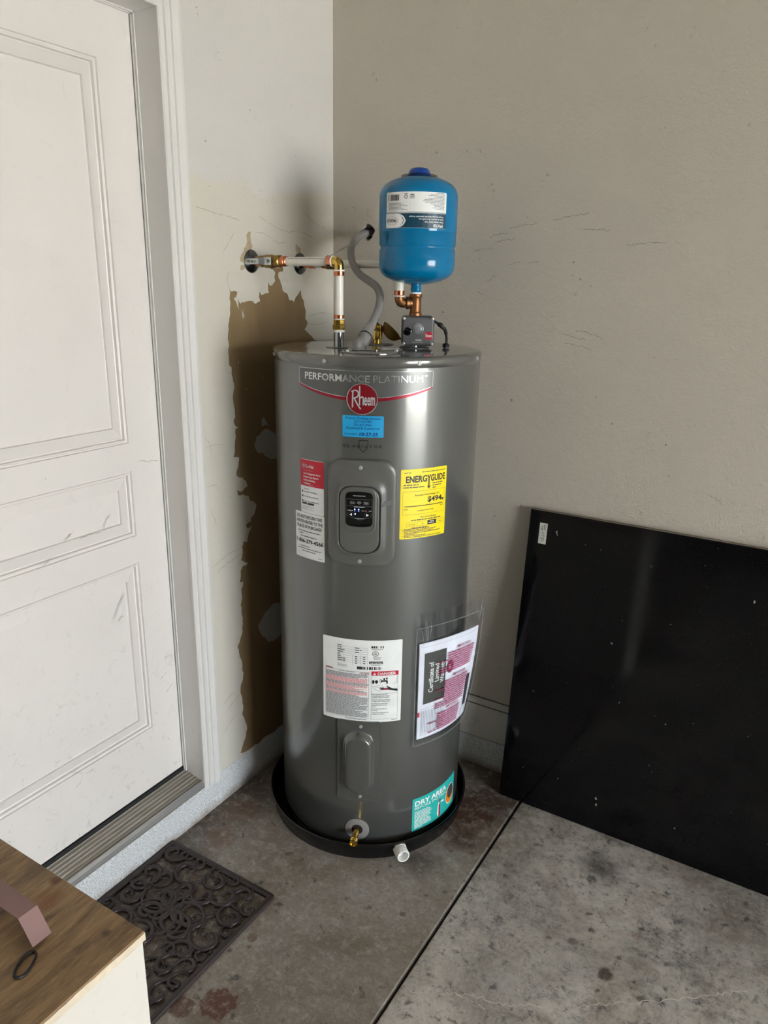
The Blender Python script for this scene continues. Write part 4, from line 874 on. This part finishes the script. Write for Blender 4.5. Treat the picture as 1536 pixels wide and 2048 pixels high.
# label printed upside down as the tank hangs inverted
tu0, tu1, tz0, tz1 = -51 * tk, 42.5 * tk, 1.6925, 1.7745; w, h = tu1 - tu0, tz1 - tz0
pr = Print(TM, tu0, tz0, flip=(w, h)); o = pr.sheet(w, h, .003).build('tank_label', PM['white'], et, label='white and dark teal tank label, upside down')
bh = h * .41; pr.rect('dteal', 0, h - bh, w, h - .0003, .0010); pr.rect('lgrey', 0, h - bh - .0035, w, h - bh, .0010)
def half_oval(c, u, v, a, b, hh, cut=w): pr.poly(c, [(min(cut - .0004, u + a * math.cos(2 * PI * i / 36)), min(h - .0006, max(h - bh + .0006, v + b * math.sin(2 * PI * i / 36)))) for i in range(36)], hh)
cu, cv = w - .020, h - bh / 2
half_oval('white', cu + .004, cv, .043, .0195, .0013); half_oval('dteal', cu + .006, cv, .041, .0175, .0015); half_oval('white', cu + .0075, cv, .0405, .0185, .0017)
pr.ring('black', cu - .001, cv, .0170, .0007, .0019, r2=.0092); pr.text('black', 'PROFLO', cu + .0005, cv - .0035, .0275, .0072, True, 'C', h=.0021)
pr.text('white', 'PFXT5I', .009, h - .0095, .026, .0068, True, shear=.12); pr.text('white', 'Water Heater Safety Tank', .008, h - .0155, .050, .0036, True, h=.0013)
pr.text('white', "Unite de securite du chauffe-eau", .008, h - .0215, .064, .0034, True); pr.text('white', 'Tanque de seguridad del calentador de agua', .008, h - .0272, .088, .0034, True)
y = h - bh - .0105
for i, e in enumerate((.030, .040, .034, .038, .046, .058, .064, .060, .050, .036, .050, .044, .032)): pr.dash('grey', .007, e, y, .0013, .0012, True); y -= .0030
for i in range(6): pr.dash('grey', w - .062 + (i % 3) * .008, w - .008, h - bh - .0085 - i * .0030, .0012, .0012, True)
pr.bars('black', w - .040, w - .006, .006, .0195, 34); pr.ring('black', w - .058, .0115, .0042, .0012); pr.frame('grey', w - .079, .008, w - .068, .0165, .0006); pr.poly('grey', [(w - .0795, .008), (w - .0675, .008), (w - .0735, .0035)]); pr.text('black', 'NSF', w - .0735, .010, .008, .004, True, 'C'); pr.dash('black', w - .062, w - .054, .0045, .0015, .0012, True)
pr.build(o, PM, 'lettering')

# ------------------------------------------------------------------ grey valve box
FN = Vector((math.sin(math.radians(31)), -math.cos(math.radians(31)), 0)); FRt = Vector((-FN.y, FN.x, 0))
vb = thing('valve_box', 'small dark grey electric shutoff valve box below the brass tee', 'valve', (TX, TY, ZT + .002))
bo = Vector((TX, TY, 0)) + FRt * .0075; bm = plane_map(bo, FN)
mb = MB(); mb.loft(rl(bm, 0, 1.4435, .0430, .0382, .010, [(0, -.030), (0, .020), (.0012, .0215)]) , True, False); 
mb.loft(rl(bm, 0, 1.4435, .0430, .0382, .010, [(.0012, .0215), (.0020, .0265), (.004, .0285), (.006, .029)]), False, True); hs = mb.build('housing', M_PLAS2, vb, True, angle=50)
for su in (-1, 1):
    for sv_ in (-1, 1): screw(bm, su * .0372, 1.4435 + sv_ * .0322, .029, vb, r=.0030)
mb = MB(); mb.lathe(bm(.000, 1.4500, .0288), FN, [(.0145, 0), (.0145, .0020), (.0125, .0030), (.0118, .0015), (.0105, .0015), (.0095, .0042), (.0062, .0050), (.0050, .0040), (.0050, .0060), (0, .0062)], 32, False, False); mb.build('dial', mat('pale_dial', srgb(150, 152, 156), .3, .3), vb, True, label='pale round dial')
mb = MB(); mb.lathe(bm(-.0275, 1.4430, .0288), FN, [(.0105, 0), (.0105, .003), (.0085, .004), (.0080, .001), (.0058, .001), (.0052, .006), (.003, .0065), (0, .003)], 24, False, False); mb.build('button', M_BLACK, vb, True)
pr = Print(lambda u, v, h=0: bm(u, v, h + .0288), 0, 1.4435)
pr.disc('red', .0285, -.011, .0110, .0006); pr.text('white', 'Rheem', .0285, -.0145, .0165, .0080, True, 'C', h=.0010); pr.text('white', 'GUARD', .002, -.0245, .0165, .0042, True, 'C', h=.0008); pr.dash('lgrey', -.014, .014, -.0290, .0014, .0008, True)
pr.build(vb, PM, 'lettering')
mb = MB(); mb.lathe((TX, TY, ZT + .001), (0, 0, 1), [(.0125, 0), (.0125, .012)], 20); mb.build('nipple', M_STEEL, vb, True)
mb = MB(); cpts = catmull([bm(.040, 1.470, .012), bm(.052, 1.464, .012), bm(.062, 1.456, .010), bm(.072, 1.448, .004), bm(.077, 1.434, -.004), bm(.079, 1.418, -.010), bm(.078, 1.407, -.012), bm(.073, 1.4015, -.004)], 6)
mb.tube(cpts, [.0048 if i < 24 and i > 6 else .0032 for i in range(len(cpts))], 10); mb.lathe(bm(.054, 1.4625, .0120), FRt + Vector((0, 0, -.55)), [(.0050, 0), (.0062, .002), (.0062, .010), (.005, .012)], 12); mb.build('cable', M_CABLE, vb, True, label='short black cable with connector')
mb = MB(); mb.lathe(bm(.078, 1.404, -.012), (0, 0, 1), [(.004, -.004), (.0090, -.003), (.0095, .002), (.0075, .006), (.003, .008)], 14); mb.build('cable_plug', M_CABLE, vb, True)

# ------------------------------------------------------------------ grey flexible conduit
CP3 = [(-1.309, 2.09, 1.712), (-1.313, 2.03, 1.706), (-1.3002, 1.9620, 1.6885), (-1.2797, 1.9131, 1.665), (-1.2586, 1.8771, 1.6387), (-1.2303, 1.8479, 1.6106), (-1.1928, 1.8247, 1.5848), (-1.15, 1.8048, 1.5677), (-1.1111, 1.782, 1.5524), (-1.087, 1.7617, 1.5296), (-1.0731, 1.735, 1.5045), (-1.0648, 1.7048, 1.4799), (-1.0617, 1.6831, 1.4629), (-1.0568, 1.6566, 1.4439)]
cd = thing('electrical_conduit', 'grey flexible conduit curving from the wall hole down to the lid', 'conduit', (-1.0465, 1.6, ZT))
mb = MB(); mb.tube(catmull(CP3, 6), .0105, 18); mb.build('conduit', M_COND, cd, True)
e0, e1 = Vector(CP3[-2]), Vector(CP3[-1]); ed = (e1 - e0).normalized()
mb = MB(); mb.lathe(e1 - ed * .020, ed, [(.0108, 0), (.0125, .001), (.0125, .006), (.0118, .007), (.0118, .010), (.0128, .011), (.0138, .014), (.0138, .018)], 24); mb.build('sleeve', M_COND, cd, True)
mb = MB(); mb.lathe(e1 + ed * .0203, ed, [(.0150, 0), (.0178, .0005), (.0178, .0025), (.015, .003)], 28); mb.build('dark_gap_ring', M_BLACK, cd, True)  # black ring added to draw the shaded gap at the nut
mb = MB(); n = 32
def nut(r, h, rib): return [e1 + ed * h + (U_ * math.cos(2 * PI * j / 48) + W_ * math.sin(2 * PI * j / 48)) * (r + (rib if j % 4 < 2 else 0)) for j in range(48)]
U_ = ed.orthogonal().normalized(); W_ = ed.cross(U_)
mb.loft([nut(.0120, -.003, 0), nut(.0150, -.001, .0012), nut(.0165, .014, .0012), nut(.0175, .016, 0), nut(.0175, .020, 0), nut(.0150, .021, 0), nut(.015, .023, 0), nut(.0172, .024, 0), nut(.0172, .027, 0), nut(.0130, .028, 0)], True, True); mb.build('compression_nut', M_COND, cd, True)
e2 = e1 + ed * .027; bx, by = -1.0500, 1.5985
mb = MB(); mb.tube(catmull([e2, e2 + ed * .006, ((e2 + ed * .014).x, (e2 + ed * .014).y, 1.4180), (bx, by + .002, 1.4130), (bx, by, 1.4040)], 5), [.0150] * 6 + [.0160] * 6 + [.0140] * 9, 20); mb.lathe((bx, by, ZT + .0045), (0, 0, 1), [(.0175, 0), (.0175, .0045), (.0160, .0055), (.0125, .006), (.012, .012)], 32, True, False); mb.build('elbow', M_COND, cd, True, angle=60)

# thin grey wire tied from the cold pipe to the hole
wr = [(-1.1750, 1.6440, 1.6270), (-1.1893, 1.6820, 1.6290), (-1.2130, 1.7372, 1.6400), (-1.2400, 1.8050, 1.6520), (-1.2580, 1.8520, 1.6610), (-1.2660, 1.8950, 1.6630), (-1.2900, 1.9550, 1.6700), (-1.3080, 2.0000, 1.6860), (-1.3120, 2.0500, 1.7000)]
t_ = thing('wire', 'thin grey wire stretched from the cold pipe past the conduit to the wall hole', 'wire', wr[0]); mb = MB(); mb.tube(catmull(wr, 6), .0021, 8); mb.build('wire_strand', M_WIRE, t_, True)
mb = MB(); mb.lathe((-1.1760, 1.6440, ZP), (1, 0, 0), [(.0125, 0), (.0142, .0006), (.0142, .003), (.0125, .0036)], 20); mb.build('wire_loop', M_COND, t_, True)

# ------------------------------------------------------------------ document pouch and booklet
phi0 = math.radians(26.0)
def sheet_pt(u, v, h=0.):                   # u metres to the right, v height: loose at the top, hugging the tank lower down
    t = min(1, max(0, (.69 - v) / .37)); k = 1.55 + 2.0 * t ** 1.5
    a0 = BASE + phi0; r0 = HR + .004; x, y = HX + r0 * math.cos(a0), HY + r0 * math.sin(a0); d = a0 + PI / 2
    if u < 0: return (x + u * math.cos(d) + h * math.cos(a0), y + u * math.sin(d) + h * math.sin(a0), v)
    e = d + k * u; x += (math.sin(e) - math.sin(d)) / k; y += (-math.cos(e) + math.cos(d)) / k
    return (x + h * math.sin(e), y - h * math.cos(e), v)
dpch = thing('document_pouch', 'clear plastic document pouch taped to the right side of the heater', 'pouch', sheet_pt(0, .345))
def clear_mat():
    m = bpy.data.materials.new('clear_film'); m.use_nodes = True; t = NT(m); t.n.remove(t.b)
    out = t.n['Material Output']; tr = t.add('ShaderNodeBsdfTransparent'); gl = t.add('ShaderNodeBsdfGlossy'); gl.inputs['Roughness'].default_value = .12
    tr.inputs[0].default_value = (.965, .97, .975, 1)
    fr = t.add('ShaderNodeFresnel'); fr.inputs['IOR'].default_value = 1.45; mx = t.add('ShaderNodeMixShader')
    bp = t.add('ShaderNodeBump'); bp.inputs['Strength'].default_value = .6; bp.inputs['Distance'].default_value = .004; t.link(t.noise(26, 3, .6, 1.5, t.scaled(1, 1, .5)), bp.inputs['Height'])
    t.link(bp.outputs[0], gl.inputs['Normal']); t.link(bp.outputs[0], fr.inputs['Normal'])
    t.link(t.math('ADD', t.math('MULTIPLY', fr.outputs[0], 1.3), .025), mx.inputs[0]); t.link(tr.outputs[0], mx.inputs[1]); t.link(gl.outputs[0], mx.inputs[2]); t.link(mx.outputs[0], out.inputs[0]); return m
M_FILM = clear_mat()
def grid_sheet(u0, u1, v0, v1, h, nu=22, nv=16, wav=0.):
    mb = MB(); rows = []
    for j in range(nv + 1):
        v = v0 + (v1 - v0) * j / nv
        rows.append([sheet_pt(u0 + (u1 - u0) * i / nu, v, h + wav * max(0, (v - .63)) / .09 * (math.sin(i * .55 + j * .5) + .7 * math.sin(i * .23 - j * .9 + 1) + .4 * math.sin(i * 1.3 + j * .2))) for i in range(nu + 1)])
    return mb.loft(rows, closed=False)
grid_sheet(-.012, .222, .345, .700, .0075, nu=60, wav=.0022).build('front_film', M_FILM, dpch, True)
grid_sheet(-.012, .222, .345, .735, -.001, nu=60, wav=.0018).build('back_film', M_FILM, dpch, True)
mb = MB()
for ua, va, ub, vb_ in ((.000, .700, .010, .650), (.012, .718, .020, .648), (.016, .722, .024, .650), (.030, .716, .028, .668), (.192, .722, .206, .668), (.206, .728, .212, .690), (.214, .730, .205, .672)):
    mb.tube([sheet_pt(ua, va, .008), sheet_pt((ua + ub) / 2 + .0015, (va + vb_) / 2, .0095), sheet_pt(ub, vb_, .008)], [.0002, .0007, .0002], 6)
mb.build('film_creases', mat('film_crease', srgb(200, 206, 210), .15, alpha=.5), dpch, True, kind='stuff')
mb = MB()
for pts_ in ([(-.012, .345 + .0355 * i) for i in range(11)], [(.222, .345 + .0355 * i) for i in range(11)], [(-.012 + .0195 * i, .345) for i in range(13)], [(-.012 + .0195 * i, .700) for i in range(13)]):
    mb.tube([sheet_pt(a, b, .0078) for a, b in pts_], .0011, 6)
mb.build('film_seam', mat('film_seam', srgb(196, 202, 206), .15, alpha=.2), dpch, True)
bk = thing('warranty_booklet', 'white warranty booklet inside the clear pouch', 'booklet', sheet_pt(0, .362))
W_B, Z0B, Z1B = .206, .362, .640
mb = MB(); n = 22
f_ = [sheet_pt(W_B * i / n, Z0B, 0) for i in range(n + 1)]
def page(h0, h1, w=W_B, a=Z0B, b=Z1B):
    mb = MB(); us = [w * i / n for i in range(n + 1)]
    L4 = [[sheet_pt(u, a + (b - a) * j / 10, h1) for u in us] for j in range(11)]; K4 = [[sheet_pt(u, a + (b - a) * j / 10, h0) for u in us] for j in range(11)]
    mb.loft(L4, closed=False); mb.loft(K4, closed=False); mb.loft([K4[-1], L4[-1]], closed=False); mb.loft([K4[0], L4[0]], closed=False); mb.loft([[r[0] for r in K4], [r[0] for r in L4]], closed=False); mb.loft([[r[-1] for r in K4], [r[-1] for r in L4]], closed=False)
    return mb
M_PAGE = mat('booklet_paper', srgb(226, 228, 236), .55)
page(.0005, .0035, W_B + .006, Z0B + .004, Z1B + .012).build('inner_pages', M_PAGE, bk, True)
cv_ = page(.0037, .0048).build('booklet_cover', M_PAGE, bk, True)
pr = Print(lambda u, v, h=0: sheet_pt(u, v, h + .0050), 0, 0)
def block(c, ua, va, ub, vb2, h):
    for i in range(8):
        a_, b2 = ua + (ub - ua) * i / 8, ua + (ub - ua) * (i + 1) / 8
        pr.rect(c, a_, va, b2, vb2, h)
block('khaki', .016, .468, .088, .622, .0003)
def vtext(c, s, u, v, width, hgt, bold=True, h=.0005, f=None):
    p2 = Print(lambda a, b, hh=0: sheet_pt(u - 0 + a, v + b, .0050 + hh), 0, 0, rot=True); p2.text(c, s, 0, 0, width, hgt, bold, 'L', h=h)
    for k_, m_ in p2.g.items(): pr.mb(k_).add(m_.v, m_.f)
vtext('white', 'Certificate of', .046, .500, .092, .015); vtext('white', 'Limited', .064, .528, .055, .013); vtext('white', 'Warranty', .082, .520, .066, .013)
pr.disc('black', .104, .560, .013, .0003, .020); pr.text('white', 'R', .100, .553, .008, .014, True, h=.0005)
pr.frame('grey', .010, .372, .150, .455, .0005, .0003); pr.rect('red', .0, .432, .006, .446, .0003)
for i in range(15):
    a_ = .014 + i * .0052; p2 = Print(lambda q, b, hh=0: sheet_pt(a_ + q, .378 + b, .0050 + hh), 0, 0, rot=True); p2.dash('grey', 0, .070, 0, .0013, .0003, True)
    for k_, m_ in p2.g.items(): pr.mb(k_).add(m_.v, m_.f)
block('dark', .178, .40, .196, .505, .0003)
pr.build(cv_, PM, 'lettering')
# notice printed on the bag in pink
M_PINKF = mat('pink_film_print', srgb(240, 140, 184), .3, alpha=.34)
PM3 = dict(PM, magenta=mat('magenta_print', srgb(150, 16, 74), .4), pinkf=M_PINKF)
pr = Print(lambda u, v, h=0: sheet_pt(u, v, h + .0085), 0, 0)
for k, (ua, ub, vt, nl) in enumerate(((.092, .192, .612, 9), (.086, .178, .528, 12), (.070, .155, .432, 11))):
    pr.text('magenta', '- IMPORTANT -', (ua + ub) / 2 + .008, vt, .060, .0075, True, 'C', h=.0003)
    for i in range(nl):
        v = vt - .0085 - i * .0068
        if v < .37: break
        x0_ = ua - (.030 if i % 4 == 3 or i > nl - 4 else 0) - .004 * k; x1_ = ub - i * .0012
        pr.dash('magenta', x0_, x1_, v, .0028, .0009, True)
        for q in range(5): pr.rect('pinkf', ua + (x1_ - ua) * q / 5, v - .0030, ua + (x1_ - ua) * (q + 1) / 5, v + .0014, .0002)
pr.build(bpy.data.objects['front_film'], PM3, 'film_print')

# ------------------------------------------------------------------ granite slab leaning on the back wall
def granite():
    m = bpy.data.materials.new('polished_black_granite'); m.use_nodes = True; t = NT(m); b = t.b
    c = t.mix(t.ramp(t.noise(420, 2, .5), .66, .74, 0, .55), srgb(9, 9, 11), srgb(70, 70, 76))
    c = t.mix(t.ramp(t.noise(70, 2, .5), .76, .79, 0, .8), c, srgb(140, 140, 142))
    t.link(c, b.inputs['Base Color']); b.inputs['Roughness'].default_value = .07; b.inputs['Specular IOR Level'].default_value = .3
    t.link(t.ramp(t.noise(6, 5), .35, .7, .05, .14), b.inputs['Roughness']); return m
M_GRAN = granite(); M_GRED = mat('granite_sawn_edge', srgb(120, 110, 98), .75, var=.15, vs=60)
gs = thing('granite_slab', 'large polished black stone slab leaning against the back wall', 'stone slab', (-.05, 1.93, 0))
ly0, ly1, lz = 1.9245, 2.0125, .936; ang = math.atan2(ly1 - ly0, lz); ca, sa = math.cos(ang), math.sin(ang); SLH = math.hypot(lz, ly1 - ly0)
def gm(u, v, h=0.): return (-.708 + u, ly0 + v * sa - h * ca, v * ca + h * sa + .0205 * sa * 0)
th_ = .0205; SW = 1.42
mb = MB(); b_ = .0015
mb.loft([[gm(u, v, -th_) for u, v in rr(SW / 2, SLH / 2, SW / 2, SLH / 2, .002, 2)], [gm(u, v, -b_) for u, v in rr(SW / 2, SLH / 2, SW / 2, SLH / 2, .002, 2)], [gm(u, v, 0) for u, v in rr(SW / 2, SLH / 2, SW / 2 - b_, SLH / 2 - b_, .002, 2)]], True, True)
so = mb.build('slab_body', M_GRAN, gs)
mb = MB(); N = 120; T_, B_ = [], []
for i in range(N + 1):
    u = SW * i / N; T_.append(gm(u, SLH + .0008 + rnd.uniform(0, .0012), -.003 + rnd.uniform(-.0012, .0012))); B_.append(gm(u, SLH + .0008 + rnd.uniform(0, .001), -th_))
mb.loft([T_, B_], closed=False); mb.loft([[gm(SW * i / N, SLH - .001, -.002) for i in range(N + 1)], T_], closed=False); mb.build('sawn_edge', M_GRED, so)
pr = Print(gm, .0325, SLH - .0975); sk = pr.sheet(.0235, .0625, .0005, .0003, .0006).build('paper_tag', mat('tag_paper', srgb(206, 206, 198), .7), gs, label='small off-white tag with black handwriting')
p2 = Print(lambda u, v, h=0: gm(.0325 + u, SLH - .0975 + v, h), 0, 0)
def hand(pts, w=.0013):
    P3 = catmull([(a, b, 0) for a, b in pts], 5); L, R_ = [], []
    for i, p in enumerate(P3):
        t = (P3[min(i + 1, len(P3) - 1)] - P3[max(i - 1, 0)]).normalized(); q = Vector((-t.y, t.x, 0)) * w / 2; L.append(p2.P(p.x + q.x, p.y + q.y, .0009)); R_.append(p2.P(p.x - q.x, p.y - q.y, .0009))
    p2.mb('black').loft([L, R_], closed=False)
for st in ([(.0205, .0555), (.0165, .0570), (.0125, .0555), (.0140, .0530), (.0150, .0510)], [(.0180, .0520), (.0150, .0500), (.0180, .0485)], [(.0165, .0475), (.0150, .0450), (.0185, .0440), (.0165, .0475)],
           [(.0080, .0520), (.0105, .0490), (.0080, .0520), (.0060, .0490)], [(.0055, .0450), (.0085, .0425), (.0110, .0420), (.0100, .0460), (.0060, .0445)], [(.0080, .0350), (.0110, .0340), (.0145, .0305), (.0160, .0290)],
           [(.0080, .0240), (.0130, .0245), (.0180, .0240)], [(.0090, .0195), (.0080, .0160), (.0100, .0115), (.0120, .0100)], [(.0120, .0205), (.0160, .0180), (.0130, .0160), (.0180, .0100)]): hand(st)
p2.build(sk, PM, 'handwriting')
mb = MB()
for u, v, r in ((.085, SLH - .055, .003), (.088, SLH - .062, .002), (.172, SLH - .075, .0015), (.30, .105, .004), (.303, .085, .003), (.18, .125, .002), (.525, .10, .002), (.62, .80, .003)):
    mb.add([gm(u + r * math.cos(k) * rnd.uniform(.4, 1), v + r * math.sin(k) * rnd.uniform(.6, 2), .0004) for k in (0, 1, 2, 3, 4, 5, 6)], [(0, 1, 2, 3, 4, 5, 6)])
mb.build('dust_flecks', mat('pale_dust', srgb(150, 148, 142), .9), gs, kind='stuff')

# ------------------------------------------------------------------ doormat
MX0, MX1, MY0, MY1 = -1.4225, -1.043, .560, 1.213
dm = thing('doormat', 'dark brown rubber scrollwork doormat below the door sill', 'doormat', ((MX0 + MX1) / 2, (MY0 + MY1) / 2, 0))
mcx, mcy = (MX0 + MX1) / 2, (MY0 + MY1) / 2; hw_, hh_ = (MX1 - MX0) / 2, (MY1 - MY0) / 2
mb = MB(); mb.loft([[(u, v, z) for u, v in rr(mcx, mcy, hw_ - i, hh_ - i, max(.010 - i, .003), 4)] for i, z in ((0, .0005), (0, .007), (.0015, .009), (.010, .0095), (.012, .007), (.016, .0065), (.017, .0005))]); mb.build('border', M_MAT, dm, True)
SCR = [(-1.374, 1.011, 0.018), (-1.29, 1.051, 0.017), (-1.263, 1.098, 0.017), (-1.302, 1.155, 0.024), (-1.2, 1.113, 0.017), (-1.153, 1.143, 0.022), (-1.110, 1.168, 0.019), (-1.093, 1.1, 0.020), (-1.166, 1.05, 0.024), (-1.184, 0.991, 0.030), (-1.098, 1.021, 0.030), (-1.288, 0.994, 0.021), (-1.124, 0.957, 0.018), (-1.126, 0.908, 0.017), (-1.160, 0.875, 0.018), (-1.083, 0.932, 0.014), (-1.086, 0.849, 0.018), (-1.385, 1.092, 0.019), (-1.384, 1.181, 0.017), (-1.074, 0.975, 0.011), (-1.074, 0.891, 0.013), (-1.385, 1.05, 0.014), (-1.3, 1.192, 0.013), (-1.21, 1.168, .016), (-1.25, .93, .022), (-1.34, .94, .02), (-1.20, .82, .024), (-1.13, .79, .02), (-1.28, .83, .024), (-1.36, .86, .02), (-1.08, .76, .016), (-1.20, .75, .016), (-1.30, .76, .018), (-1.38, .76, .016), (-1.10, .69, .022), (-1.19, .66, .024), (-1.28, .68, .022), (-1.37, .67, .02), (-1.12, .60, .018), (-1.24, .60, .02), (-1.34, .60, .018), (-1.34, 1.10, .015), (-1.235, 1.195, .011), (-1.17, 1.195, .010), (-1.40, .96, .010), (-1.35, 1.195, .010), (-1.07, 1.14, .012), (-1.07, 1.06, .011), (-1.155, .94, .012), (-1.235, 1.05, .011)]
CM = Vector((-1.243, 1.032, 0))
for k, (x, y, r) in enumerate(SCR):
    c = Vector((x, y, 0)); d = CM - c; L0 = d.length or 1; d = d / L0; sgn = 1 if (k * 7) % 3 else -1; a0 = math.atan2(d.y, d.x) + sgn * PI / 2
    pts, rad = [], []
    q_ = min(1, r / .017); turns = 2.55 * PI; a1 = a0 - sgn * PI * .95        # comma-shaped scroll: wide sweeping tail closing into a curl
    for i in range(34):
        t = i / 33; a = a1 + sgn * t * turns; q = r * (2.15 * (1 - t) ** 2.2 + .42 + .58 * (1 - t)) * .82
        px_, py_ = x + q * math.cos(a), y + q * math.sin(a)
        px_ = min(max(px_, MX0 + .008), MX1 - .008); py_ = min(max(py_, MY0 + .008), MY1 - .008)
        pts.append((px_, py_, .0050 + .0018 * t)); rad.append((.0014 + .0056 * math.sin(PI * min(1, t * 1.15 + .02)) ** .8 * (1 if t < .8 else 1) + (.0026 if t > .9 else 0)) * q_)
    mb = MB(); mb.tube(pts, rad, 8, .8)
    for w_, l_ in ((.35, 1.2), (1.0, .9)):      # side leaves
        ex = c + Vector((math.cos(a0 + sgn * w_), math.sin(a0 + sgn * w_), 0)) * r * 1.05; aa = a0 + sgn * (w_ - .9); lf = ex + Vector((math.cos(aa), math.sin(aa), 0)) * r * l_ * .7; md = (ex + lf) / 2 + Vector((-math.sin(aa), math.cos(aa), 0)) * r * .25 * sgn
        lf.x = min(max(lf.x, MX0 + .008), MX1 - .008); lf.y = min(max(lf.y, MY0 + .008), MY1 - .008)
        mb.tube([(ex.x, ex.y, .0050), (md.x, md.y, .0062), (lf.x, lf.y, .005)], [.0040, .0046, .0008], 8, .75)
    o = mb.build('scroll', M_MAT, dm, True, angle=80)
for k in range(13):                          # acanthus spray from the centre
    a = k * 2 * PI / 13 + .3; L0 = (.095, .065, .12)[k % 3]; mb = MB(); pts = []
    for i in range(10):
        t = i / 9; aa = a + 1.5 * t * t * (1 if k % 2 else -1); pts.append((CM.x + L0 * t * math.cos(aa), CM.y + L0 * t * math.sin(aa), .0068))
    mb.tube(pts, [.0020, .0040, .0056, .0064, .0064, .0058, .0050, .0040, .0026, .0008], 8, .55); mb.build('leaf', M_MAT, dm, True, angle=80)
mb = MB()                                    # pale fluff and grit caught in the openings
for (x, y, r) in ((-1.184, .991, .016), (-1.29, 1.051, .007), (-1.288, .994, .012), (-1.166, 1.05, .010)):
    for _ in range(60):
        a, q = rnd.uniform(0, 2 * PI), r * math.sqrt(rnd.random()); p = Vector((x + q * math.cos(a), y + q * math.sin(a), rnd.uniform(.0008, .0035))); b2 = rnd.uniform(0, 2 * PI); l = rnd.uniform(.002, .007)
        mb.tube([p, p + Vector((l * math.cos(b2), l * math.sin(b2), .0004))], .0003, 4)
mb.build('lint', mat('pale_lint', srgb(168, 164, 152), .9), dm, kind='stuff')

# ------------------------------------------------------------------ wooden topped box, handle and ring
BZ = .75; bxr, byf = -.650, .4955
wbx = thing('wooden_box', 'tall white box with a worn brown plywood top in front of the door', 'box', (-.93, .35, 0))
mb = MB(); mb.box((-1.216, .203, .0), (bxr - .003, byf - .0025, BZ - .015)); mb.build('box_body', M_WHITEBOX, wbx)
def ply():
    m = bpy.data.materials.new('worn_plywood'); m.use_nodes = True; t = NT(m)
    g = t.noise(9, 6, .65, .6, t.scaled(9, 1.2, 1)); c = t.mix(t.ramp(g, .32, .68), srgb(104, 78, 50), srgb(168, 136, 96))
    c = t.mix(t.ramp(t.noise(60, 5, .7, 0, t.scaled(5, .8, 1)), .56, .7, 0, .6), c, srgb(178, 158, 128))
    c = t.mix(t.ramp(t.noise(5, 4, .6, .5), .55, .72, 0, .7), c, srgb(84, 62, 44))
    wob = t.noise(30, 4)
    for sx, sy, r, k, cc in ((-.822, .487, .008, .8, (90, 40, 20)), (-.80, .46, .018, .55, (126, 76, 34)), (-.69, .466, .006, .7, (70, 50, 34)), (-.756, .405, .015, .5, (80, 58, 36)), (-.856, .42, .023, .7, (70, 48, 32)), (-.86, .485, .025, .5, (80, 66, 52))):
        c = t.mix(t.math('MULTIPLY', t.spot(sx, sy, r, r * .5, wob), k), c, srgb(*cc)) if False else c
        nd = t.add('ShaderNodeVectorMath', operation='DISTANCE'); t.link(t.pos(), nd.inputs[0]); nd.inputs[1].default_value = (sx, sy, BZ)
        d_ = t.math('ADD', nd.outputs['Value'], t.math('MULTIPLY', t.math('SUBTRACT', wob, .5), r * 1.5)); c = t.mix(t.math('MULTIPLY', t.ramp(d_, r * .5, r * 1.4, 1, 0), k), c, srgb(*cc))
    t.link(c, t.b.inputs['Base Color']); t.b.inputs['Roughness'].default_value = .5; t.bump(g, .35, .001); return m
M_PLY = ply()
mb = MB(); N = 40
prof = [(0, -.0145), (0, -.0015), (.0012, 0), (.010, 0)]
xa, xb, ya, yb = -1.22, bxr, .20, byf
mb.loft([[(x, y, BZ + z) for x, y in ((xa + i, ya + i), (xb - i, ya + i), (xb - i, yb - i), (xa + i, yb - i))] for i, z in prof], True, True); mb.build('box_top', M_PLY, wbx)
mb = MB(); w1, w2 = [], []
for i in range(N + 1):
    y = .20 + (byf - .20) * i / N; w1.append((bxr + .0006, y, BZ - .0012 - rnd.uniform(0, .0014))); w2.append((bxr + .0006, y, BZ - .0132 - rnd.uniform(0, .0012)))
mb.loft([w2, w1], closed=False); mb.build('painted_edge', M_CREAM, wbx)
hd = thing('metal_bracket', 'bent bronze metal bracket standing on the plywood top', 'bracket', (-.87, .416, BZ))
path = [(-1.010, BZ + .001), (-.988, BZ + .033), (-.772, BZ + .033), (-.748, BZ + .0010)]
def strip(P, t):
    out = []
    for i, (x, z) in enumerate(P):
        a = Vector((P[min(i + 1, 3)][0] - P[max(i - 1, 0)][0], P[min(i + 1, 3)][1] - P[max(i - 1, 0)][1])).normalized(); nn2 = Vector((-a.y, a.x)); out.append((x - nn2.x * t, z - nn2.y * t))
    return out
inn = strip(path, .0022); ring4 = path + inn[::-1]
mb = MB(); mb.loft([[(x, .4025, z) for x, z in ring4], [(x, .4290, z) for x, z in ring4]], True, True); mb.build('bent_strip', M_BRKT, hd)
rg = thing('rubber_ring', 'small black rubber ring lying on the plywood top', 'ring', (-.733, .382, BZ))
pts = [(-.733 + .0095 * math.cos(a) - .006 * math.sin(a), .382 + .0175 * math.sin(a), BZ + .0022 + .0008 * math.sin(3 * a)) for a in [2 * PI * i / 40 for i in range(40)]]
mb = MB(); loops = []
for i, p in enumerate(pts):
    t = (Vector(pts[(i + 1) % 40]) - Vector(pts[i - 1])).normalized(); u = Vector((0, 0, 1)); w_ = t.cross(u); loops.append([Vector(p) + (u * math.cos(2 * PI * j / 8) + w_ * math.sin(2 * PI * j / 8)) * .0018 for j in range(8)])
mb.loft(loops + [loops[0]]); mb.build('ring_band', M_CABLE, rg, True)
